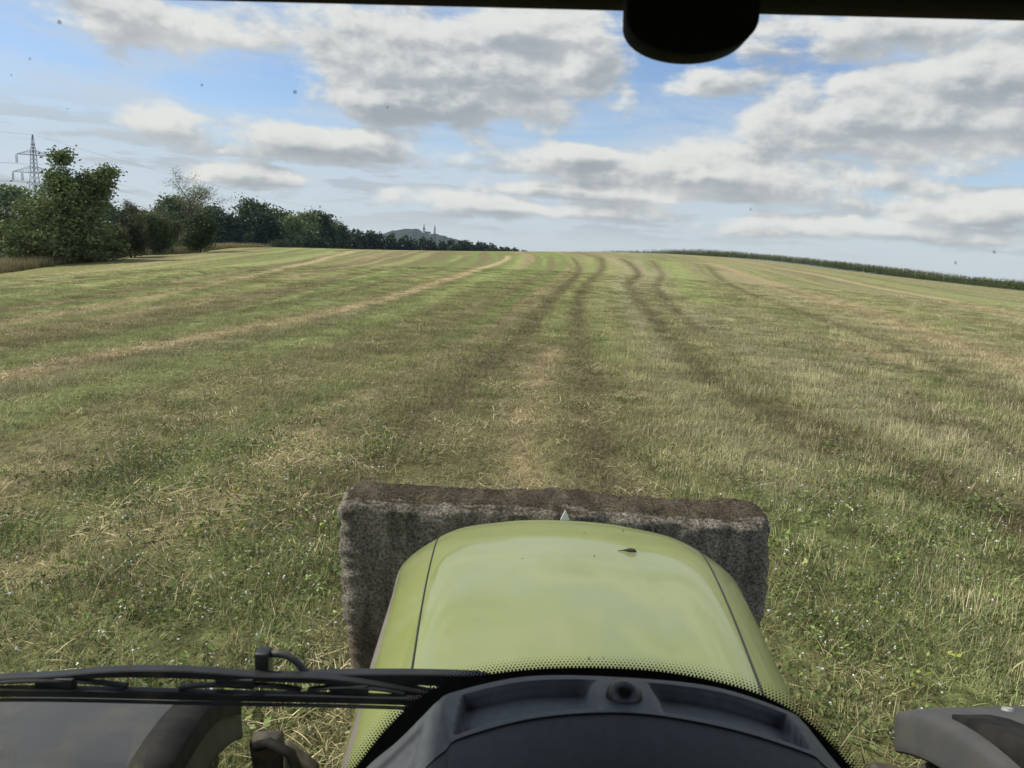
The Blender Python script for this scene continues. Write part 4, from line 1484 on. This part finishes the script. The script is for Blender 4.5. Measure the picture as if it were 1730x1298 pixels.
ws = MB().strip(rows).build('windscreen', m_glass, tractor, True)
ws['label'] = 'slightly dusty clear windscreen pane'

# black printed band that arches over the dashboard, and its dots
ARCH = [(-.54, 1.43), (-.455, 1.56), (-.385, 1.67), (-.335, 1.741), (-.286, 1.812), (-.248, 1.854), (-.219, 1.876), (-.185, 1.889), (-.133, 1.901), (-.07, 1.910), (0, 1.9145), (.07, 1.914), (.133, 1.907), (.19, 1.894), (.226, 1.880), (.254, 1.864), (.293, 1.830), (.330, 1.789), (.37, 1.737), (.43, 1.65), (.53, 1.46)]
ar = np.array(ARCH)
par = np.r_[0, np.cumsum(np.hypot(*np.diff(ar, axis=0).T))]
q = np.linspace(0, par[-1], 400)
ax_, az_ = crom(par, ar[:, 0], q), crom(par, ar[:, 1], q)
tx, tz = np.gradient(ax_), np.gradient(az_)
nl = np.hypot(tx, tz)
nx, nz_ = -tz / nl, tx / nl
rows = []
for d in (0, -.015, -.03, -.045, -.06):
    rows.append([(x + a * d, glass_y(x + a * d, z + c * d) - .003, z + c * d) for x, z, a, c in zip(ax_, az_, nx, nz_)])
MB().strip(rows).build('printed_band', m_frit, ws)
dots = MB()
L = par[-1]
pitch = .0049
for rw in range(6):
    off = .0015 + rw * pitch * .8
    rd = .0020 * (1 - rw / 6.2) ** 1.1
    cnt = int(L / pitch)
    for i in range(cnt):
        s_ = (i + (.5 if rw % 2 else 0)) / cnt * L
        x = np.interp(s_, q, ax_) + np.interp(s_, q, nx) * off
        z = np.interp(s_, q, az_) + np.interp(s_, q, nz_) * off
        if z < 1.66:
            continue
        y = glass_y(x, z) - .003
        dots.add([(x + rd * math.cos(a), y, z + rd * math.sin(a)) for a in np.arange(6) * math.pi / 3], [(0, 1, 2, 3, 4, 5)])
do = dots.build('printed_dots', m_frit, ws)
do['kind'] = 'stuff'

# bug marks and dirt on the pane
def see_through(m, a):
    m.node_tree.nodes['Principled BSDF'].inputs['Alpha'].default_value = a
    return m


m_bug = material('dirt_on_glass', (.20, .19, .175), .9, .3, 90)
SP = [(-.583, 2.658, .0030), (-.455, 2.607, .0018), (-.362, 2.604, .0024), (-.268, 2.593, .0016), (-.615, 2.623, .0016), (-.634, 2.607, .0012), (-.587, 2.578, .001), (-.343, 2.49, .0018),
      (.371, 2.462, .0022), (.336, 2.45, .0020), (-.023, 2.075, .0018), (.01, 2.112, .0016), (-.022, 1.924, .0030), (-.003, 1.926, .0020), (-.24, 1.842, .0025), (.12, 2.50, .0012), (.20, 2.02, .0012), (.19, 2.0, .0012)]
see_through(m_bug, .55)
for i, (x, z, r) in enumerate(SP):
    blot((x, glass_y(x, z) + .003, z), (0, -1, 0), r * .8, 70 + i, m_bug, ws, 'dirt_spot', 1.1)

# ---- dashboard
DX = .013
C1 = np.array([(-.40, 1.655), (-.344, 1.75), (-.315, 1.793), (-.275, 1.833), (-.240, 1.874), (-.226, 1.890), (-.204, 1.905), (-.115, 1.931), (0, 1.937), (.115, 1.931), (.204, 1.905), (.226, 1.890), (.240, 1.874), (.275, 1.833), (.315, 1.793), (.344, 1.75), (.40, 1.655)])
C2 = np.array([(-.34, 1.67), (-.300, 1.765), (-.28, 1.802), (-.25, 1.85), (-.215, 1.893), (-.200, 1.908), (-.182, 1.925), (-.100, 1.954), (0, 1.966), (.100, 1.955), (.185, 1.932), (.205, 1.920), (.220, 1.905), (.25, 1.868), (.28, 1.82), (.300, 1.78), (.34, 1.69)])
u_in = np.linspace(0, 1, len(C1))
U_ = np.linspace(0, 1, 241)
c1x, c1z = crom(u_in, C1[:, 0], U_), crom(u_in, C1[:, 1], U_)
c2x, c2z = crom(u_in, C2[:, 0], U_), crom(u_in, C2[:, 1], U_)
rows = []
VV = np.linspace(0, 1, 61)
for v in VV:
    X = c1x * (1 - v) + c2x * v
    Z = c1z * (1 - v) + c2z * v
    Y = .862 * (1 - v) + .745 * v
    # raised rounded edge at the front, two long recesses
    rec = sst(.17, .20, v) * sst(.93, .89, v)
    side = np.maximum(sst(-.192, -.187, X) * sst(-.036, -.043, X), sst(.034, .041, X) * sst(.196, .190, X))
    outer = np.maximum(sst(-.305, -.300, X) * sst(-.238, -.243, X), sst(.243, .238, -X + .0) * 0)
    drop = .020 * rec * side + .012 * rec * outer
    bulge = .004 * np.sin(np.pi * v)
    rows.append([(x + DX, Y, z + bulge - d) for x, z, d in zip(X, Z, drop)])
rows.insert(0, [(x, .866, z - .012) for x, y, z in rows[0]])
rows.insert(0, [(x, .866, z - .10) for x, y, z in rows[0]])
dash = MB().strip(rows).build('dashboard', m_plastic, tractor, True)
dash['label'] = 'dark grey dashboard top with two long recessed vents'
# instrument cowl below it
rows = []
for v in np.linspace(0, 1, 24):
    a = v * math.pi * .55
    Y = .748 - .30 * math.sin(a)
    dz_ = .004 - .20 * (1 - math.cos(a)) ** 1.0
    k = 1 - .12 * v
    rows.append([(x * k + DX, Y, z - .006 + dz_ + .016 * math.sin(min(1, v * 3) * math.pi) * 0) for x, z in zip(c2x[40:201], c2z[40:201])])
MB().strip(rows).build('instrument_cowl', m_cowl, dash, True)
sd = MB()
kx, ky, kz = DX - .004, .785, 1.949
rn_ = 20
KS = 1.2
ringr = [(.0235, -.012), (.0235, 0), (.0215, .003), (.0175, .004), (.0172, .010), (.0150, .0165), (.010, .0215), (.004, .0235), (.0005, .024)]
sd.add([(kx + KS * r * math.cos(6.2832 * i / rn_), ky + KS * r * math.sin(6.2832 * i / rn_), kz + KS * h) for r, h in ringr for i in range(rn_)],
       [(k * rn_ + i, k * rn_ + (i + 1) % rn_, (k + 1) * rn_ + (i + 1) % rn_, (k + 1) * rn_ + i) for k in range(len(ringr) - 1) for i in range(rn_)])
m_knob = material('gloss_black', (.008, .008, .009), .3, .1, 30)
sd.build('light_sensor_dome', m_knob, dash, True)
# ---- wiper across the left of the pane
wp = empty('wiper')
wp.parent = tractor
wp['label'] = 'black windscreen wiper lying level across the left of the pane'
gy0 = lambda x, z, d=.02: glass_y(x, z) + d


def bar(xs, zt, zb, off, dep, name, n=40):
    """flat bar along the pane between a top and a bottom edge line"""
    rows = []
    for x in np.linspace(xs[0], xs[-1], n):
        t_, b_ = crom(xs, zt, x), crom(xs, zb, x)
        y = gy0(x, t_, off)
        e_ = min(.0015, (t_ - b_) * .3)
        rows.append([(x, y - dep / 2, b_ + e_), (x, y - dep / 2, t_ - e_), (x, y - dep / 2 + e_, t_), (x, y + dep / 2 - e_, t_), (x, y + dep / 2, t_ - e_), (x, y + dep / 2, b_ + e_), (x, y, b_), (x, y - dep / 2, b_ + e_)])
    return MB().strip(rows).build(name, m_rubber, wp)


bar([-.92, -.775, -.529, -.256, -.19], [1.892, 1.8805, 1.857, 1.844, 1.842], [1.880, 1.8685, 1.845, 1.832, 1.830], .020, .012, 'blade_holder')
bar([-.92, -.775, -.529, -.256, -.20], [1.880, 1.8685, 1.845, 1.832, 1.830], [1.876, 1.8640, 1.840, 1.827, 1.825], .012, .005, 'blade_rubber')
bar([-.86, -.78, -.726, -.648, -.561, -.478, -.378, -.322, -.229], [1.8895, 1.890, 1.889, 1.8915, 1.887, 1.8765, 1.870, 1.862, 1.844],
    [1.884, 1.883, 1.8815, 1.881, 1.875, 1.867, 1.860, 1.853, 1.834], .032, .016, 'main_yoke')
for xa, xb in ((-.80, -.63), (-.565, -.41), (-.40, -.27)):
    xs = np.linspace(xa, xb, 7)
    zb = np.interp(xs, [-.92, -.775, -.529, -.256], [1.892, 1.8805, 1.857, 1.844])
    ar_ = .0065 * np.sin(np.linspace(0, math.pi, 7)) ** .8
    bar(list(xs), list(zb + ar_ + .004), list(zb + ar_ * 1.0 - .0005), .024, .010, 'yoke')
for x in (-.715, -.495, -.345):
    zt = float(np.interp(x, [-.78, -.648, -.478, -.322], [1.884, 1.882, 1.868, 1.854]))
    MB().box((x, gy0(x, zt, .028), zt - .004), (.052, .012, .014)).build('yoke_joint', m_rubber, wp, bevel=.002)
bar([-.44, -.389, -.30, -.227, -.17], [1.866, 1.868, 1.869, 1.869, 1.868], [1.862, 1.858, 1.853, 1.850, 1.848], .044, .016, 'arm')
MB().tube([(-.165, .93, 1.845), (-.165, .985, 1.845)], .016, 16).build('pivot', m_rubber, wp, True)
MB().box((-.4655, gy0(-.4655, 1.88, .05), 1.881), (.019, .022, .037)).build('washer_nozzle', m_rubber, wp, bevel=.003)
yb = gy0(-.44, 1.88, .05)
MB().tube([(-.458, yb, 1.8925), (-.445, yb, 1.893), (-.434, yb, 1.891), (-.424, yb, 1.885), (-.415, yb, 1.876), (-.407, yb, 1.867), (-.398, yb, 1.859), (-.375, yb, 1.857)], .0050, 10).build('washer_hose', material('hose_grey', (.05, .05, .046), .6, .2, 40), wp, True)

# ------------------------------------------------------------------ concrete front weight
m_conc = bpy.data.materials.new('weathered_concrete')
m_conc.use_nodes = True
tc = NT(m_conc.node_tree)
bc = m_conc.node_tree.nodes['Principled BSDF']
co = tc.coord()
_, _, lz = tc.sep(co)
nA = tc.noise(co, 80.0, 6, .75)
nB = tc.noise(co, 9.0, 5, .65)
nC = tc.noise(co, 110.0, 3, .6)
cc = tc.mix(tc.ss(.38, .62, nA), (.15, .135, .112), (.56, .515, .44))
cc = tc.mix(tc.ss(.52, .70, nB) * .55, cc, (.16, .125, .085))
cc = tc.mix(tc.ss(.60, .72, nC) * .6, cc, (.38, .36, .32))
gn = tc.new('ShaderNodeNewGeometry')
_, _, gnz = tc.sep(S(tc, gn.outputs['Normal']))
moss = tc.ss(.55, .85, gnz + (nB - .5) * 1.1) * tc.ss(1.1, 1.2, lz)
cc = tc.mix(moss * tc.ss(.30, .5, nA + .1), cc, tc.mix(tc.ss(.3, .7, nC), (.040, .034, .024), (.18, .15, .105)))
cc = tc.mix(tc.ss(.95, .55, lz + (nB - .5) * .5) * .6, cc, tc.mix(nA, (.11, .07, .045), (.26, .18, .125)))
sx_, sy_, sz_ = tc.sep(co)
stn = tc.noise(tc.comb(sx_ * 6.0, sy_ * 2.0, sz_ * 1.2), 1.6, 4, .6)
cc = tc.mix(1.0, cc, tc.mix(tc.ss(.35, .65, stn), (.55, .53, .50), (1.15, 1.12, 1.06)), 'MULTIPLY')
tc.put(bc.inputs['Base Color'], cc)
bc.inputs['Roughness'].default_value = .95
bc.inputs['Specular IOR Level'].default_value = .2
tc.put(bc.inputs['Normal'], tc.bump(nA + nC * .6, 1.0, .02))
bm = bmesh.new()
bmesh.ops.create_cube(bm, size=2)
bmesh.ops.subdivide_edges(bm, edges=bm.edges[:], cuts=63, use_grid_fill=True)
V = np.array([v.co[:] for v in bm.verts])
hw_ = np.array([.955, .15, .46])
cn = np.array([-.045, 3.31, .893])
rr = .07
Q = V * hw_
inner = hw_ - rr
core = np.clip(Q, -inner, inner)
dv = Q - core
ln = np.linalg.norm(dv, axis=1)[:, None]
Q = np.where(ln > 1e-6, core + dv / np.maximum(ln, 1e-9) * np.minimum(ln, rr) * 1.0, Q)
# outer shell of a rounded box
nd_ = np.where(ln > 1e-6, dv / np.maximum(ln, 1e-9), 0)
pn = Q * 1.0
n3 = (fbm(pn[:, 0] * 9 + pn[:, 1] * 7, pn[:, 2] * 9 + pn[:, 1] * 5, 301, 4) - .5)
n4 = (fbm(pn[:, 0] * 34 + pn[:, 1] * 28, pn[:, 2] * 34 + pn[:, 1] * 23, 311, 3) - .5)
n5 = (fbm(pn[:, 0] * 2.2, pn[:, 2] * 2.2 + pn[:, 1], 321, 2) - .5)
Q = Q + nd_ * (n3 * .022 + n4 * .026 + n5 * .03)[:, None]
Q[:, 0] *= 1 - .05 * np.clip((.2 - Q[:, 2]) / .66, 0, 1)
Q = Q + cn
for v, p in zip(bm.verts, Q):
    v.co = p
me = bpy.data.meshes.new('concrete_weight')
bm.to_mesh(me)
bm.free()
me.materials.append(m_conc)
me.polygons.foreach_set('use_smooth', np.ones(len(me.polygons), dtype=bool))
blk = obj('concrete_weight', me)
blk.matrix_world = M_T
tag(blk, 'rough weathered concrete ballast block hanging in front of the green bonnet', 'concrete block')
# straw and moss crumbs on the block
rs = np.random.RandomState(77)
n = 420
bv, bf, bc_ = blades(rs, n, 1.0, (.03, .12), (.002, .0035), (1.45, 1.6), [(.30, .23, .13), (.16, .11, .07), (.40, .31, .18)], 1, .05, .0, None, .3, False)
off = np.repeat(np.stack([rs.uniform(-.93, .84, n), rs.uniform(3.19, 3.43, n), np.full(n, 1.357)], 1), 4, 0)
ctr = bv.reshape(n, 4, 3).mean(1)
bv = bv - np.repeat(ctr, 4, 0) * (1, 1, 0) + off
sl = []
for (x, z, dx_, dz_) in ((-.36, 1.31, -.03, .075), (-.14, 1.31, .07, .06), (-.15, 1.30, .0, .04), (.045, 1.32, .01, .05), (-.42, 1.33, -.04, .03)):
    p = np.array([x, 3.10, z])
    qd = np.array([dx_, -.02, dz_])
    sl += [p, p + (.004, 0, 0), p + qd + (.003, 0, 0), p + qd]
sl = np.array(sl)
bv = np.concatenate([bv, sl])
bf = np.concatenate([bf, np.arange(len(sl)).reshape(-1, 4) + n * 4])
bc_ = np.concatenate([bc_, np.tile([.36, .28, .16], (len(sl), 1))])
so = obj('straw_crumbs', mesh('straw_crumbs', bv, bf, m_weed, False, bc_))
so.matrix_world = M_T
tag(so, 'loose straw crumbs and stalks on the concrete block', 'straw', kind='stuff')

# ------------------------------------------------------------------ haze
m_haze = bpy.data.materials.new('haze')
m_haze.use_nodes = True
th = NT(m_haze.node_tree)
th.n.clear()
pv = th.new('ShaderNodeVolumePrincipled')
th.put(pv.inputs['Color'], (.36, .58, 1.0))
th.put(pv.inputs['Absorption Color'], (1, 1, 1))
pv.inputs['Density'].default_value = .00005
pv.inputs['Anisotropy'].default_value = .1
ou = th.new('ShaderNodeOutputMaterial')
th.l.new(pv.outputs[0], ou.inputs['Volume'])
hz_ = MB().box((0, 0, 30), (10600, 10600, 94)).build('haze', m_haze)
tag(hz_, 'thin summer haze over the land', 'haze', kind='stuff')
